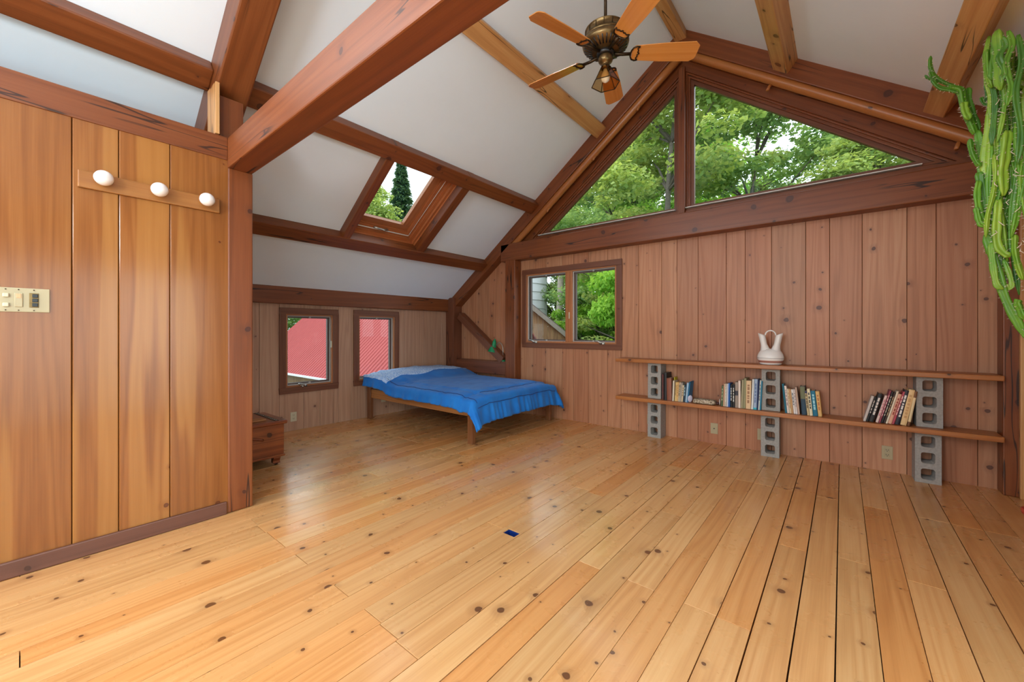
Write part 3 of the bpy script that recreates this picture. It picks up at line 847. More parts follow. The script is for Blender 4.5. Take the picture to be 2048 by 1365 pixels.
outlet(frK, 3.42, .24, 'outlet plate on the knee wall in shadow under the bed', 'ivorylight')
outlet(frG, -1.085, .165, 'tan cable jack plate on the gable wall between the left and middle block columns', 'ivory', 'jack')
outlet(frG, -.64, .17, 'plate half hidden behind the left edge of the middle block column', 'ivory', 'jack')
outlet(frG, .307, .166, 'cream duplex outlet on the gable wall left of the right block column', 'ivory')
outlet(frG, -1.795, .165, 'plate peeping out from behind the left block column', 'ivory', 'jack')

# ------------------------------------------------------------------ shelves and blocks
SY0, SY1 = 4.575, 4.815
for z0, z1, nm in ((.412, .453, 'lower'), (.865, .905, 'upper')):
    mb = MB()
    n = 24
    mb.bx(-2.128, .925, SY0, SY1, z0, z1, 0)
    s = mb.build('shelf_board', M['shelf'], bevel=.006)
    tag(s, nm + (' pine plank shelf resting on three floor-standing blocks and carrying the books' if nm == 'lower' else ' pine plank shelf along the gable wall carrying the white vase'), 'shelf')
def block_mesh():
    W, Hh, D = .152, .409, .16
    hw, hh = .082, .088
    cz = [.073, .2045, .336]
    bm = bmesh.new()
    def rr(cx, cz_, w, h, rad, n=4):
        pts = []
        for (sx, sz, a0) in ((1, 1, 0), (-1, 1, 90), (-1, -1, 180), (1, -1, 270)):
            for k in range(n + 1):
                a = math.radians(a0 + 90 * k / n)
                pts.append((cx + sx * (w / 2 - rad) + rad * math.cos(a), cz_ + sz * (h / 2 - rad) + rad * math.sin(a)))
        return pts
    mb = MB()
    for y, flip in ((0, False), (D, True)):
        bmx = bmesh.new()
        loops = [[(-W / 2, 0), (W / 2, 0), (W / 2, Hh), (-W / 2, Hh)]] + [rr(0, c, hw, hh, .018) for c in cz]
        edges = []
        for lp in loops:
            vs = [bmx.verts.new((p[0], y, p[1])) for p in lp]
            for i in range(len(vs)): edges.append(bmx.edges.new((vs[i], vs[(i + 1) % len(vs)])))
        bmesh.ops.triangle_fill(bmx, use_beauty=True, edges=edges)
        bmx.verts.index_update()
        for f in bmx.faces:
            pts = [v.co.copy() for v in f.verts]
            nn = (pts[1] - pts[0]).cross(pts[2] - pts[0])
            if (nn.y > 0) != flip: pts = pts[::-1]
            mb.face(pts)
        bmx.free()
    o = [(-W / 2, 0), (W / 2, 0), (W / 2, Hh), (-W / 2, Hh)]
    for i in range(4):
        a, b = o[i], o[(i + 1) % 4]
        mb.face([(a[0], 0, a[1]), (b[0], 0, b[1]), (b[0], D, b[1]), (a[0], D, a[1])])
    for c in cz:
        l = rr(0, c, hw, hh, .018)
        l2 = rr(0, c, hw - .012, hh - .012, .015)
        for i in range(len(l)):
            a, b = l[i], l[(i + 1) % len(l)]; a2, b2 = l2[i], l2[(i + 1) % len(l)]
            mb.face([(b[0], 0, b[1]), (a[0], 0, a[1]), (a2[0], D * .5, a2[1]), (b2[0], D * .5, b2[1])])
            mb.face([(b2[0], D * .5, b2[1]), (a2[0], D * .5, a2[1]), (a[0], D, a[1]), (b[0], D, b[1])])
    return mb
blk = block_mesh().build('concrete_block', M['concrete'])
first = True
for cx, nm in ((-1.682, 'left'), (-.540, 'middle'), (.547, 'right')):
    for k, z in enumerate((0.0, .4545)):
        if first: o = blk; first = False
        else:
            o = blk.copy(); COL.objects.link(o)
        dx = 0 if k else (-.006 if nm != 'right' else -.008)
        o.location = (cx + dx + (.004 if nm == 'left' and k == 0 else 0), 4.655, z + .0005)
        o.rotation_euler = (0, 0, math.radians({'left': -1, 'middle': 1.5, 'right': 1}[nm] * (1 + k * .5)))
        tag(o, ('upper' if k else 'lower') + ' grey concrete block of the ' + nm + ' column, ' + ('standing on the lower shelf' if k else 'standing on the floor'), 'concrete block', 'concrete blocks holding up the shelves')

# ------------------------------------------------------------------ books
def book(px0, px1, top, col, label, lean=0.0, depth=.15, marks=None, band=None, Y=4.625, group='books on the lower shelf', base_px=None):
    """px0..px1: where the foot of the spine shows in the photo; top: where its head shows"""
    xm = (px0 + px1) / 2
    a = ony(px0, 790, Y).x; b = ony(px1, 790, Y).x
    w = max(.008, (b - a) * .94)
    h = ony(xm, top, Y).z - .4535
    h = max(.08, h / max(.5, math.cos(lean)))
    bk = empty('book', ((a + b) / 2, Y, .4536), label=label, cat='book', group=group)
    bk.rotation_euler = (0, lean, 0)
    t = min(.0025, w * .16)
    mb = MB()
    # spine slightly rounded, two boards
    pr = []
    for k in range(7):
        u = -1 + 2 * k / 6
        pr.append((u * w / 2, .004 * (u * u)))
    poly = [(p[0], p[1], 0) for p in pr] + [(w / 2, depth, 0), (w / 2 - t, depth, 0), (w / 2 - t, .008, 0), (-w / 2 + t, .008, 0), (-w / 2 + t, depth, 0), (-w / 2, depth, 0)]
    mb.prism(poly, (0, 0, h))
    lift = abs(math.sin(lean)) * w / 2
    cv = mb.build('cover', colmat(col), bk); cv.location.z = lift
    mb = MB(); mb.bx(-w / 2 + t, w / 2 - t, .008, depth - .004, .003, h - .004); pg = mb.build('page_block', M['paper'], bk); pg.location.z = lift
    if marks:
        mb = MB()
        rr = random.Random(hash((px0, top)) & 0xffff if False else int(px0 * 10))
        z = h * .86
        while z > h * .22:
            L = rr.uniform(.012, .034)
            if z - L < h * .2: break
            mb.bx(-w * .22, w * .20, -.0006, .002, z - L, z)
            z -= L + rr.uniform(.004, .012)
        if mb.f:
            q = mb.build('title_marks', colmat(marks), cv)
    if band:
        c2, f0, f1 = band
        mb = MB()
        poly = [(p[0] * 1.012, p[1] - .0006, 0) for p in pr] + [(w / 2 * 1.012, .02, 0), (-w / 2 * 1.012, .02, 0)]
        mb.prism([(x_, y_, h * f0) for x_, y_, _ in poly], (0, 0, h * (f1 - f0))); mb.build('spine_band', colmat(c2), cv)
    return bk
R = math.radians
# group 1: right of the left block column
book(1323.5, 1327, 749, (92, 44, 40), 'thin maroon book squeezed against the left block column', 0, .16, Y=4.64)
book(1327.5, 1333, 746, (26, 22, 22), 'tall black binder beside the left block column', 0, .17)
book(1333.5, 1343.5, 757, (132, 74, 52), 'thick reddish brown hardcover next to the black binder', R(-1), .15)
book(1344, 1347.5, 762, (206, 196, 174), 'slim cream book right of the thick brown hardcover', R(2), .12)
book(1347.5, 1349.5, 755, (190, 178, 40), 'tall thin yellow-green book rising behind the cream paperbacks', 0, .10, Y=4.70)
book(1349, 1352.2, 765, (222, 186, 118), 'first of two golden cream paperbacks', R(3), .12, marks=(150, 110, 60))
book(1352.4, 1355.4, 765, (228, 184, 120), 'second of two golden cream paperbacks', R(3), .12, marks=(160, 110, 60))
book(1355.6, 1358.8, 765, (196, 180, 152), 'grey-beige paperback with dark title in the left group', R(4), .12, marks=(70, 60, 50))
book(1359, 1361.6, 766, (178, 166, 152), 'thin pale grey paperback in the left group', R(5), .12)
book(1361.8, 1365.4, 771, (206, 186, 152), 'short beige paperback in the left group', R(5), .12, marks=(120, 90, 60))
book(1365.8, 1369.6, 770, (22, 52, 70), 'dark navy paperback in the left group', R(4), .12, marks=(160, 190, 200))
book(1369.8, 1374, 766, (150, 178, 200), 'pale blue book leaning at the end of the left group', R(5), .13)
book(1374.2, 1376, 764, (12, 112, 160), 'bright blue booklet closing the left group of books', R(6), .14)
# group 2: left of the middle block column
book(1441.5, 1445.5, 772, (78, 98, 66), 'small green book at the left end of the centre group', R(2), .13, marks=(180, 180, 140))
book(1446, 1448.8, 768, (214, 172, 140), 'thin peach coloured book', R(1.5), .13)
book(1449, 1452.5, 768, (196, 186, 168), 'beige book with faint title beside the thin peach book', R(1.5), .13, marks=(224, 216, 196))
book(1452.7, 1456, 768, (198, 202, 214), 'pale lavender grey book left of the cobalt blue one', R(1.5), .13)
book(1456.2, 1460, 767, (28, 92, 164), 'cobalt blue book in the centre group', 0, .14)
book(1460.3, 1464.4, 770, (20, 20, 22), 'first black book with white dots in the centre group', 0, .14, marks=(200, 200, 190))
book(1464.6, 1469.4, 770, (24, 24, 26), 'second black book with white dots in the centre group', 0, .14, marks=(200, 200, 190))
book(1469.8, 1476, 765, (152, 136, 122), 'grey-brown book with a dark lettered band', 0, .14, band=((54, 52, 60), .48, .66))
book(1476.3, 1481, 762, (226, 208, 194), 'cream white book right of the banded grey-brown book', 0, .13)
book(1481.2, 1485.6, 760, (160, 150, 118), 'slim khaki book left of the tall olive one', R(2), .15)
book(1485.8, 1490.6, 757, (142, 138, 102), 'tall olive book in the centre group', R(2), .16)
book(1491, 1501.5, 762, (214, 180, 138), 'wide tan hardcover with dark title lines', R(1), .14, marks=(150, 108, 74))
book(1502, 1506, 759, (220, 220, 216), 'white book between the tan hardcover and the pale blue one', R(2), .14)
book(1506.3, 1513, 759, (150, 168, 192), 'pale blue book with turquoise ends', R(2), .14, marks=(96, 112, 150), band=((40, 170, 186), .0, .06))
book(1513.3, 1515.8, 761, (38, 52, 96), 'thin navy book near the middle block column', R(2), .14)
book(1516, 1519, 761, (206, 212, 208), 'thin white book with dark marks near the middle block column', R(3), .14, marks=(60, 80, 90))
book(1519.2, 1521.6, 763, (38, 128, 160), 'teal booklet touching the middle block column', R(3), .14)
# group 3: right of the middle block column
L3 = R(-5.5)
book(1570, 1574.2, 769, (20, 100, 120), 'teal paperback leaning on the middle block column', L3, .13)
book(1574.4, 1579, 773, (222, 206, 194), 'off white paperback with small logo beside the teal one', L3, .12, marks=(150, 120, 120))
book(1579.3, 1583, 779, (220, 200, 166), 'short cream paperback in the leaning row', L3, .12, marks=(170, 140, 100))
book(1583.2, 1587, 779, (196, 152, 104), 'short tan paperback in the leaning row', L3, .12)
book(1587.3, 1592, 780, (222, 214, 208), 'first of two short white paperbacks in the leaning row', L3, .12, marks=(70, 80, 90))
book(1592.2, 1595.4, 780, (226, 216, 212), 'second of two short white paperbacks in the leaning row', L3, .12, marks=(150, 120, 120))
book(1595.8, 1600, 776, (196, 164, 144), 'pinkish beige paperback left of the thick blue hardcover', L3, .12)
book(1603, 1613.5, 774, (30, 58, 76), 'thick dark blue hardcover with olive top band', R(-3), .15, band=((104, 106, 74), .56, .99))
book(1614.5, 1619, 783, (206, 184, 140), 'tan paperback with dark head band in the leaning row', L3, .12, band=((44, 44, 84), .9, .995), marks=(70, 50, 40))
book(1619.5, 1626, 779, (224, 210, 176), 'cream paperback with dark handwritten style title', L3, .12, marks=(40, 36, 32))
book(1626.3, 1636, 783, (18, 104, 130), 'wide teal hardcover near the right end of the leaning row', L3, .13, marks=(150, 200, 206))
book(1636.3, 1644.5, 784, (212, 170, 104), 'golden tan book closing the leaning row', L3, .13, marks=(180, 110, 60))
# group 4: left of the right block column
L4 = R(14)
g4 = 'books leaning toward the right block column'
book(1726, 1731.5, 792, (196, 188, 180), 'pale grey book at the left end of the right hand group', L4, .13, group=g4)
book(1732, 1737, 794, (26, 24, 24), 'narrow black book beside the pale grey one', L4, .13, marks=(190, 180, 170), group=g4)
book(1737.3, 1747, 788, (28, 26, 26), 'wide black book with bold white title', L4, .14, marks=(216, 206, 196), group=g4)
book(1751, 1756.5, 791, (224, 196, 186), 'white book with pale pink title', L4, .12, marks=(196, 116, 126), group=g4)
book(1757, 1761, 781, (146, 66, 82), 'raspberry pink book in the right hand group', L4, .14, marks=(220, 180, 180), group=g4)
book(1761.3, 1766, 783, (34, 34, 34), 'black book with small white title in the right hand group', L4, .14, marks=(190, 180, 160), group=g4)
book(1766.3, 1770.6, 785, (64, 46, 40), 'dark brown book with beige lettering', L4, .13, marks=(180, 150, 110), group=g4)
book(1771, 1775.4, 782, (226, 212, 186), 'thin ivory book in the right hand group', L4, .14, group=g4)
book(1775.7, 1783, 788, (216, 164, 136), 'salmon book with red title', L4, .12, marks=(150, 50, 40), group=g4)
book(1783.3, 1788.4, 783, (176, 74, 86), 'rose red book with white title', L4, .13, marks=(226, 190, 180), group=g4)
book(1789, 1799, 781, (28, 26, 38), 'black book with large white capital title', R(12), .14, marks=(222, 216, 210), group=g4)
book(1800, 1813, 780, (220, 184, 130), 'thick straw yellow book', R(10), .15, marks=(196, 150, 96), group=g4)
book(1814, 1820, 783, (116, 74, 44), 'brown book with cream label beside the right block column', R(9), .14, band=((220, 196, 150), .12, .82), group=g4)

# stone slab, oval stones
def blob(mb, rx, ry, rz, seed, amp, n=18, m=12, sq=1.0):
    rows = []
    for i in range(m + 1):
        t = PI * i / m; row = []
        for k in range(n):
            p = 2 * PI * k / n
            f = lambda c: math.copysign(abs(c) ** sq, c)
            q = Vector((rx * f(math.sin(t)) * f(math.cos(p)), ry * f(math.sin(t)) * f(math.sin(p)), -rz * f(math.cos(t))))
            q *= 1 + amp * mnoise.noise(q * 30 + Vector((seed, 0, 0)))
            row.append(q)
        rows.append(row)
    mb.grid(rows, True, 0, True)
mb = MB(); blob(mb, .110, .05, .024, 3, .10, 40, 20, .35)
o = mb.build('stone_slab', M['stone'], loc=(-1.145, 4.665, .4785)); tag(o, 'flat rough pale stone slab lying on the lower shelf between book groups', 'stone')
mb = MB(); blob(mb, .010, .026, .040, 5, .0, 20, 12)
o = mb.build('agate_disc', plain('agate', (190, 186, 204), .2, coat=.4), loc=(-1.284, 4.640, .4945)); tag(o, 'small pale lilac polished stone disc standing against the left group of books', 'stone')
o.rotation_euler = (0, R(8), R(-50))
mb = MB(); blob(mb, .007, .02, .034, 8, .0, 20, 12)
o = mb.build('agate_disc', plain('agate_dark', (206, 190, 186), .2, coat=.4), loc=(-.993, 4.66, .4875)); tag(o, 'small pale stone disc standing against the green book of the centre group', 'stone')
mb = MB(); blob(mb, .022, .02, .015, 12, .25, 20, 12)
o = mb.build('pebble', plain('pebble_dark', (70, 40, 36), .5), loc=(-1.02, 4.68, .4685)); tag(o, 'small dark red pebble at the right end of the stone slab', 'stone')

# ------------------------------------------------------------------ wedding vase
vs = empty('wedding_vase', (-.545, 4.685, .9052), label='white double spouted wedding vase with terracotta band on the upper shelf', cat='vase')
mb = MB()
prof = [(.078, 0), (.090, .003), (.095, .014), (.101, .028), (.107, .042), (.113, .060), (.113, .074), (.108, .096), (.099, .116), (.088, .134), (.06, .150), (.03, .156), (.001, .157)]
def ell(mb, prof, ky=.9, n=36, z0=0, grow=1.0):
    rows = [[Vector((r * grow * math.cos(2 * PI * k / n), r * grow * ky * math.sin(2 * PI * k / n), h + z0)) for k in range(n)] for r, h in prof]
    b = mb.grid(rows, True, 0, True); mb.ngon([b + k for k in range(n)][::-1])
ell(mb, prof); vb = mb.build('body', M['vase'], vs)
for s in (-1, 1):
    rows = []
    n = 22
    for k in range(13):
        t = k / 12
        z = .120 + t * (.298 - .120)
        inner = -.012 + .040 * min(1, t / .45) + .016 * max(0, (t - .45) / .55)
        outer = .088 - .006 * math.sin(PI * min(1, t * 1.6)) + .018 * max(0, (t - .4) / .6) ** 1.8
        cx = s * (inner + outer) / 2; rx = (outer - inner) / 2; ry = min(.062, rx * 1.25)
        rows.append([Vector((cx + rx * math.cos(2 * PI * j / n), ry * math.sin(2 * PI * j / n), z + (.012 if t > .99 else 0) * (s * math.cos(2 * PI * j / n)))) for j in range(n)])
    # inner wall
    for k in range(4):
        top = rows[12]; c = sum(top, Vector()) / n
        rows.append([c + (p - c) * (.86 - .05 * k) + Vector((-s * .004 * k, 0, -.02 * k)) for p in top])
    mb = MB(); mb.grid(rows, True, 0, True); mb.build('spout', M['vase'], vs)
mb = MB(); mb.tube([Vector((.044 * math.cos(a), 0, .288 + .046 * math.sin(a))) for a in [PI * k / 16 for k in range(17)]], .0062, 10); mb.build('handle', M['vase'], vs)
for z0, z1, mt, g in ((.020, .028, 'vaseband', .0905), (.0305, .041, 'vaseband', .0955), (.0275, .030, 'vasegrey', .0945), (.0645, .067, 'vasegrey', .1008)):
    mb = MB()
    n = 36
    def rad(z):
        for (r0, h0), (r1, h1) in zip(prof[:-1], prof[1:]):
            if h0 <= z <= h1: return r0 + (r1 - r0) * (z - h0) / (h1 - h0)
        return .08
    rows = [[Vector(((rad(z) + .0007) * math.cos(2 * PI * k / n), (rad(z) + .0007) * .9 * math.sin(2 * PI * k / n), z)) for k in range(n)] for z in (z0, (z0 + z1) / 2, z1)]
    mb.grid(rows, True, 0, True); mb.build('painted_band', M[mt], vb)

# ------------------------------------------------------------------ bed
BX0, BX1, BY0, BY1 = -5.20, -3.10, 3.115, 4.66
bed = empty('bed_frame', ((BX0 + BX1) / 2, (BY0 + BY1) / 2, 0), label='low wooden platform bed frame with square legs in the corner', cat='bed')
ox, oy = bed.location.x, bed.location.y
for xx in (BX0 + .005, BX1 - .08):
    for yy in (BY0 - .004, BY1 - .05):
        mb = MB(); mb.bx(xx - ox, xx + .075 - ox, yy - oy, yy + .05 - oy, 0, .415 if xx > -4 else .44, 2); mb.build('leg', M['bed'], bed, bevel=.004)
for yy in (BY0 + .015, BY1 - .045):
    mb = MB(); mb.bx(BX0 + .08 - ox, BX1 - .08 - ox, yy - oy, yy + .028 - oy, .295, .415, 0); mb.build('side_rail', M['bedrail'], bed, bevel=.003)
for xx in (BX0 + .03, BX1 - .06):
    mb = MB(); mb.bx(xx - ox, xx + .028 - ox, BY0 + .045 - oy, BY1 - .05 - oy, .295, .415, 1); mb.build('end_rail', M['bed'], bed, bevel=.003)
mb = MB(); mb.bx(BX0 + .06 - ox, BX1 - .07 - ox, BY0 + .045 - oy, BY1 - .05 - oy, .372, .392, 0); mb.build('platform', M['bedrail'], bed)
mt = MB(); mt.bx(BX0 + .065, BX1 - .07, BY0 + .03, BY1 - .04, .416, .492)
o = mt.build('mattress', M['mattress'], bevel=.035, seg=4); tag(o, 'thin white mattress mostly hidden under the blue comforter', 'mattress')
for k, y in enumerate((3.52, 4.27)):
    mb = MB()
    rows = []
    N = 17
    for i in range(N):
        row = []
        for j in range(N):
            a, b = -1 + 2 * i / (N - 1), -1 + 2 * j / (N - 1)
            th = (max(0, 1 - abs(a) ** 2.6) * max(0, 1 - abs(b) ** 2.6)) ** .55
            row.append((a, b, th))
        rows.append(row)
    for sg in (1, -1):
        rr_ = [[Vector((a * .23, b * .34, sg * th * .058)) for a, b, th in row] for row in rows]
        if sg < 0: rr_ = [r_[::-1] for r_ in rr_]
        mb.grid(rr_, True)
    o = mb.build('pillow', M['mattress'], loc=(-4.93, y, .595)); tag(o, ('near' if k == 0 else 'far') + ' pillow under the comforter at the head of the bed', 'pillow', 'pillows under the comforter')

# comforter: a draped cloth
def smooth(a, b, t):
    t = min(1, max(0, (t - a) / (b - a))); return t * t * (3 - 2 * t)
CX0, CX1, CY0, CY1 = -5.17, -3.065, 3.075, 4.615     # mattress edges the cloth rolls over
def cloth_pt(a, b, lift=0.0):
    """a = cloth coordinate along the bed (x), b = across (y)"""
    da = max(0, a - CX1); ea = max(0, CX0 - a)
    dbn = max(0, CY0 - b); dbf = max(0, b - CY1); db = max(dbn, dbf)
    x = min(max(a, CX0), CX1); y = min(max(b, CY0), CY1)
    top = .562
    hump = smooth(-4.42, -4.80, a) * (.115 - .025 * abs((b - 3.9) / .8))
    z = top + hump - .035 * smooth(.25, 0, y - CY0) - .03 * smooth(.22, 0, CY1 - y) - .03 * smooth(.25, 0, CX1 - x)
    z += .010 * mnoise.noise(Vector((a * 2.2, b * 2.2, 1.3))) + .005 * mnoise.noise(Vector((a * 6, b * 6, 4.0)))
    drop = math.hypot(da, db)
    if drop > 0:
        r0 = .05
        k = min(drop, r0 * PI / 2)
        hor = r0 * math.sin(min(k / r0, PI / 2)); ver = r0 * (1 - math.cos(min(k / r0, PI / 2))) + max(0, drop - r0 * PI / 2)
        dx, dy = (da / drop, (-dbn + dbf) / drop)
        al = b if da >= db else a
        wv = math.sin(al * 27 + 2.0 * math.sin(al * 7)) * .35 + math.sin(al * 71 + 3 * math.sin(al * 11)) * .32 + mnoise.noise(Vector((al * 12, drop * 3, 7))) * .9
        hor += wv * .020 * smooth(.03, .22, drop) + (.05 + .05 * (da > 0 and db > 0)) * smooth(.05, .34, drop)
        x += dx * hor; y += dy * hor; z -= ver
    z += .006 * mnoise.noise(Vector((a * 11, b * 14, 2.0))) * smooth(.5, .1, min(CX1 - a, b - CY0)) + .004 * mnoise.noise(Vector((a * 20, b * 9, 6.0)))
    # quilting channels
    for s_ in (CX1 - .13, CX1 + .10):
        z -= .016 * math.exp(-((a - s_) / .026) ** 2)
    for s_ in (CY0 + .17,):
        z -= .009 * math.exp(-((b - s_) / .022) ** 2)
    return Vector((x, y, z + lift))
cf = MB()
NA, NB = 120, 110
A0, A1, B0, B1 = -5.15, CX1 + .305, CY0 - .165, CY1 + .165
pts = []
for i in range(NA + 1):
    a = A0 + (A1 - A0) * i / NA
    row = []
    for j in range(NB + 1):
        b = B0 + (B1 - B0) * j / NB
        # hem waviness
        row.append(cloth_pt(a, b))
    pts.append(row)
cf.grid(pts, True)
for i in range(len(cf.f)): cf.f[i] = cf.f[i][::-1]; cf.uv[i] = cf.uv[i][::-1]
comf = cf.build('comforter', M['comforter'], solid=.028); tag(comf, 'bright blue quilted comforter spread over the bed and drooping at the foot', 'comforter')
for path in ([(CX1 + .10, CY0 + .02 + t * (CY1 - CY0 - .04)) for t in np.linspace(0, 1, 60)], [(-4.75 + t * (CX1 + .06 + 4.75), CY0 + .02) for t in np.linspace(0, 1, 60)],
             [(CX1 - .13, CY0 + .25 + t * (CY1 - CY0 - .45)) for t in np.linspace(0, 1, 50)]):
    mb = MB(); mb.tube([cloth_pt(a, b, .003) for a, b in path], .0042, 6); mb.build('stitching', M['stitch'], comf)
# pale printed sheet folded over the head
sh = MB(); pts = []
for i in range(31):
    row = []
    for j in range(71):
        b = (CY0 - .05) + (CY1 + .03 - CY0 + .05) * j / 70
        lim = -4.63 - .10 * smooth(3.2, 4.6, b) + .03 * math.sin(b * 9)
        a = -5.17 + (lim + 5.17) * i / 30
        p = cloth_pt(a, b, .0); q = cloth_pt(a, b)
        row.append(p + Vector((0, -.006 if b < CY0 else 0, .007 + .002 * math.sin(a * 40 + b * 13))))
    pts.append(row)
sh.grid(pts, True)
for i in range(len(sh.f)): sh.f[i] = sh.f[i][::-1]
o = sh.build('folded_sheet', M['sheet'], solid=.004); tag(o, 'pale blue printed sheet folded over the head of the comforter', 'sheet')

# ------------------------------------------------------------------ green lamp
lp = empty('desk_lamp', (-4.07, 4.755, .7652), label='small green gooseneck lamp standing on the girt behind the bed', cat='lamp')
mb = MB(); mb.lathe([(.052, 0), (.055, .004), (.055, .014), (.046, .020), (.012, .024), (.010, .034)], (0, 0, 0), 26); mb.build('base', M['green'], lp)
path = [Vector((.0, 0, .03))] + [Vector((-.07 + .075 * math.cos(a), -.01, .16 + .13 * math.sin(a))) for a in np.linspace(-.15, 2.5, 16)]
mb = MB(); mb.tube(path, .0055, 10); mb.build('gooseneck', M['chrome'], lp)
hd = Vector((-.185, -.012, .245)); axd = Vector((-.10, -.16, -1))
mb = MB(); mb.lathe([(.016, -.075), (.026, -.070), (.031, -.035), (.034, .0), (.046, .03), (.068, .075), (.080, .105), (.084, .112), (.080, .110), (.066, .075), (.044, .032), (.030, .0)], hd, 30, axd, cap=False); shd = mb.build('lamp_shade', M['green'], lp)
mb = MB(); mb.lathe([(.004, -.105), (.012, -.10), (.014, -.088), (.017, -.075)], hd, 16, axd); mb.build('cap', M['green'], lp)
mb = MB(); mb.lathe([(.014, .0), (.016, .03), (.030, .06), (.030, .085), (.018, .105), (.002, .110)], hd, 18, axd); mb.build('bulb', M['bulb'], lp)

# ------------------------------------------------------------------ cedar chest
ch = empty('cedar_chest', (-4.03, 1.0, 0), label='red cedar chest with studded lid half hidden behind the partition post', cat='chest')
# local: x right, y toward the gable; end face at y=+.55
cw0, cw1, cy0, cy1 = -.50, .02, -.60, .555
mb = MB(); mb.bx(cw0, cw1, cy0, cy1, .085, .375, 1); mb.build('body', M['chest'], ch, bevel=.004)
mb = MB(); mb.bx(cw0 - .02, cw1 + .022, cy0 - .02, cy1 + .025, .376, .412, 1); lid = mb.build('lid', M['chest'], ch, bevel=.012, seg=3)
mb = MB(); mb.bx(cw0 - .008, cw1 + .008, cy0 - .008, cy1 + .008, .078, .098, 1); mb.build('base_moulding', M['chest'], ch, bevel=.004)
for y in (cy1 - .08, -.1):
    mb = MB(); mb.bx(cw0 - .005, cw1 + .008, y, y + .035, .412, .4155, 0); st = mb.build('copper_strap', M['brassdark'], lid)
    for k in range(12):
        mb = MB(); blob(mb, .006, .006, .003, k, 0, 10, 6); s_ = mb.build('stud', M['chrome'], st); s_.location = (cw0 + .02 + k * .044, y + .018, .4155)
for xx in (cw0 + .01, cw1 - .07):
    for yy in (cy0 + .02, cy1 - .085):
        mb = MB()
        prof = [(.0, .085), (.06, .085), (.062, .066), (.050, .050), (.044, .034), (.052, .022), (.058, .018), (.0, .018)]
        mb.prism([(xx + p[0], yy, p[1]) for p in prof], (0, .06, 0)); ft = mb.build('foot', M['chest'], ch, bevel=.003)
        mb = MB(); mb.lathe([(.016, -.012), (.018, -.010), (.018, .010), (.016, .012)], (xx + .03, yy + .03, .018), 16, (0, 1, 0)); mb.build('caster', M['black'], ft)
mb = MB(); mb.tube([Vector((cw1 + .004, .12 + t * .26, .255 + .03 * math.sin(PI * t))) for t in np.linspace(0, 1, 14)], .012, 8); mb.build('carved_handle', M['chest'], ch)
gb = empty('game_board', (-4.13, 1.30, .413), label='small slatted wooden board lying on the lid of the cedar chest', cat='board')
for k in range(3):
    mb = MB(); mb.bx(-.05 + k * .036, -.018 + k * .036, -.2, .13, .0, .014, 1); mb.build('slat', M['bedrail'], gb, bevel=.003)
mb = MB(); mb.bx(-.055, .06, -.15, -.12, .0145, .026, 0); mb.build('cross_batten', M['bedrail'], gb, bevel=.003)

# ------------------------------------------------------------------ ceiling fan
FX, FY, FZ = -1.318, 2.672, 3.235
fan = empty('ceiling_fan', (FX, FY, FZ), label='five bladed brass and oak ceiling fan hanging from the ridge', cat='fan')
mb = MB(); mb.lathe([(.011, .18), (.011, 1.20)], (0, 0, 0), 16); mb.build('downrod', M['brassdark'], fan)
mb = MB(); mb.lathe([(.012, 1.16), (.05, 1.18), (.062, 1.215), (.062, 1.255)], (0, 0, 0), 24); mb.build('canopy', M['brass'], fan)
mb = MB(); mb.lathe([(.02, .178), (.05, .175), (.12, .168), (.143, .164), (.147, .160), (.147, .156), (.142, .154), (.146, .112), (.152, .108), (.150, .10), (.148, .094)], (0, 0, 0), 40); hs = mb.build('motor_housing', M['brass'], fan)
for k in range(16):
    a = 2 * PI * k / 16; e = Vector((math.cos(a), math.sin(a), 0)); t = Vector((-e.y, e.x, 0))
    mb = MB(); mb.box(e * .1435 - t * .002 + Vector((0, 0, .112)), t * .004, e * .004, (0, 0, .043)); mb.build('panel_rib', M['brassdark'], hs)
mb = MB(); mb.lathe([(.147, .093), (.160, .085), (.165, .070), (.160, .052), (.135, .030), (.095, .012), (.06, .004)], (0, 0, 0), 40); fl = mb.build('filigree_ring', M['brass'], fan)
for k in range(30):
    a = 2 * PI * k / 30; e = Vector((math.cos(a), math.sin(a), 0)); t = Vector((-e.y, e.x, 0))
    p0 = e * .097 + Vector((0, 0, .011)); p1 = e * .150 + Vector((0, 0, .041))
    mb = MB(); mb.tube([p0, p1], .0048, 6); mb.build('slot', M['black'], fl)
mb = MB(); mb.lathe([(.055, .012), (.062, .004), (.062, -.014), (.05, -.022)], (0, 0, 0), 28); mb.build('flywheel', M['black'], fan)
mb = MB(); mb.lathe([(.045, -.018), (.050, -.03), (.050, -.058), (.040, -.070), (.028, -.078), (.026, -.084), (.031, -.094), (.031, -.112), (.026, -.116)], (0, 0, 0), 28); mb.build('light_fitter', M['brass'], fan)
# hexagonal smoked shade
shade = MB(); zt, zb2, rt, rb = -.100, -.222, .034, .100
hexa = lambda r_, z_: [Vector((r_ * math.cos(PI / 3 * k + .25), r_ * math.sin(PI / 3 * k + .25), z_)) for k in range(6)]
T, Bq = hexa(rt, zt), hexa(rb, zb2)
for k in range(6):
    shade.face([T[k], Bq[k], Bq[(k + 1) % 6], T[(k + 1) % 6]])
sho = shade.build('lamp_shade', M['smoked'], fan, solid=.002)
mb = MB()
for k in range(6):
    mb.tube([T[k], Bq[k]], .0028, 6); mb.tube([Bq[k], Bq[(k + 1) % 6]], .0032, 6); mb.tube([T[k], T[(k + 1) % 6]], .0032, 6)
mb.build('shade_frame', M['brassdark'], sho)
mb = MB(); mb.lathe([(.014, -.112), (.016, -.13), (.028, -.155), (.032, -.175), (.026, -.196), (.010, -.208), (.001, -.210)], (0, 0, 0), 20); mb.build('bulb', M['bulb'], fan)
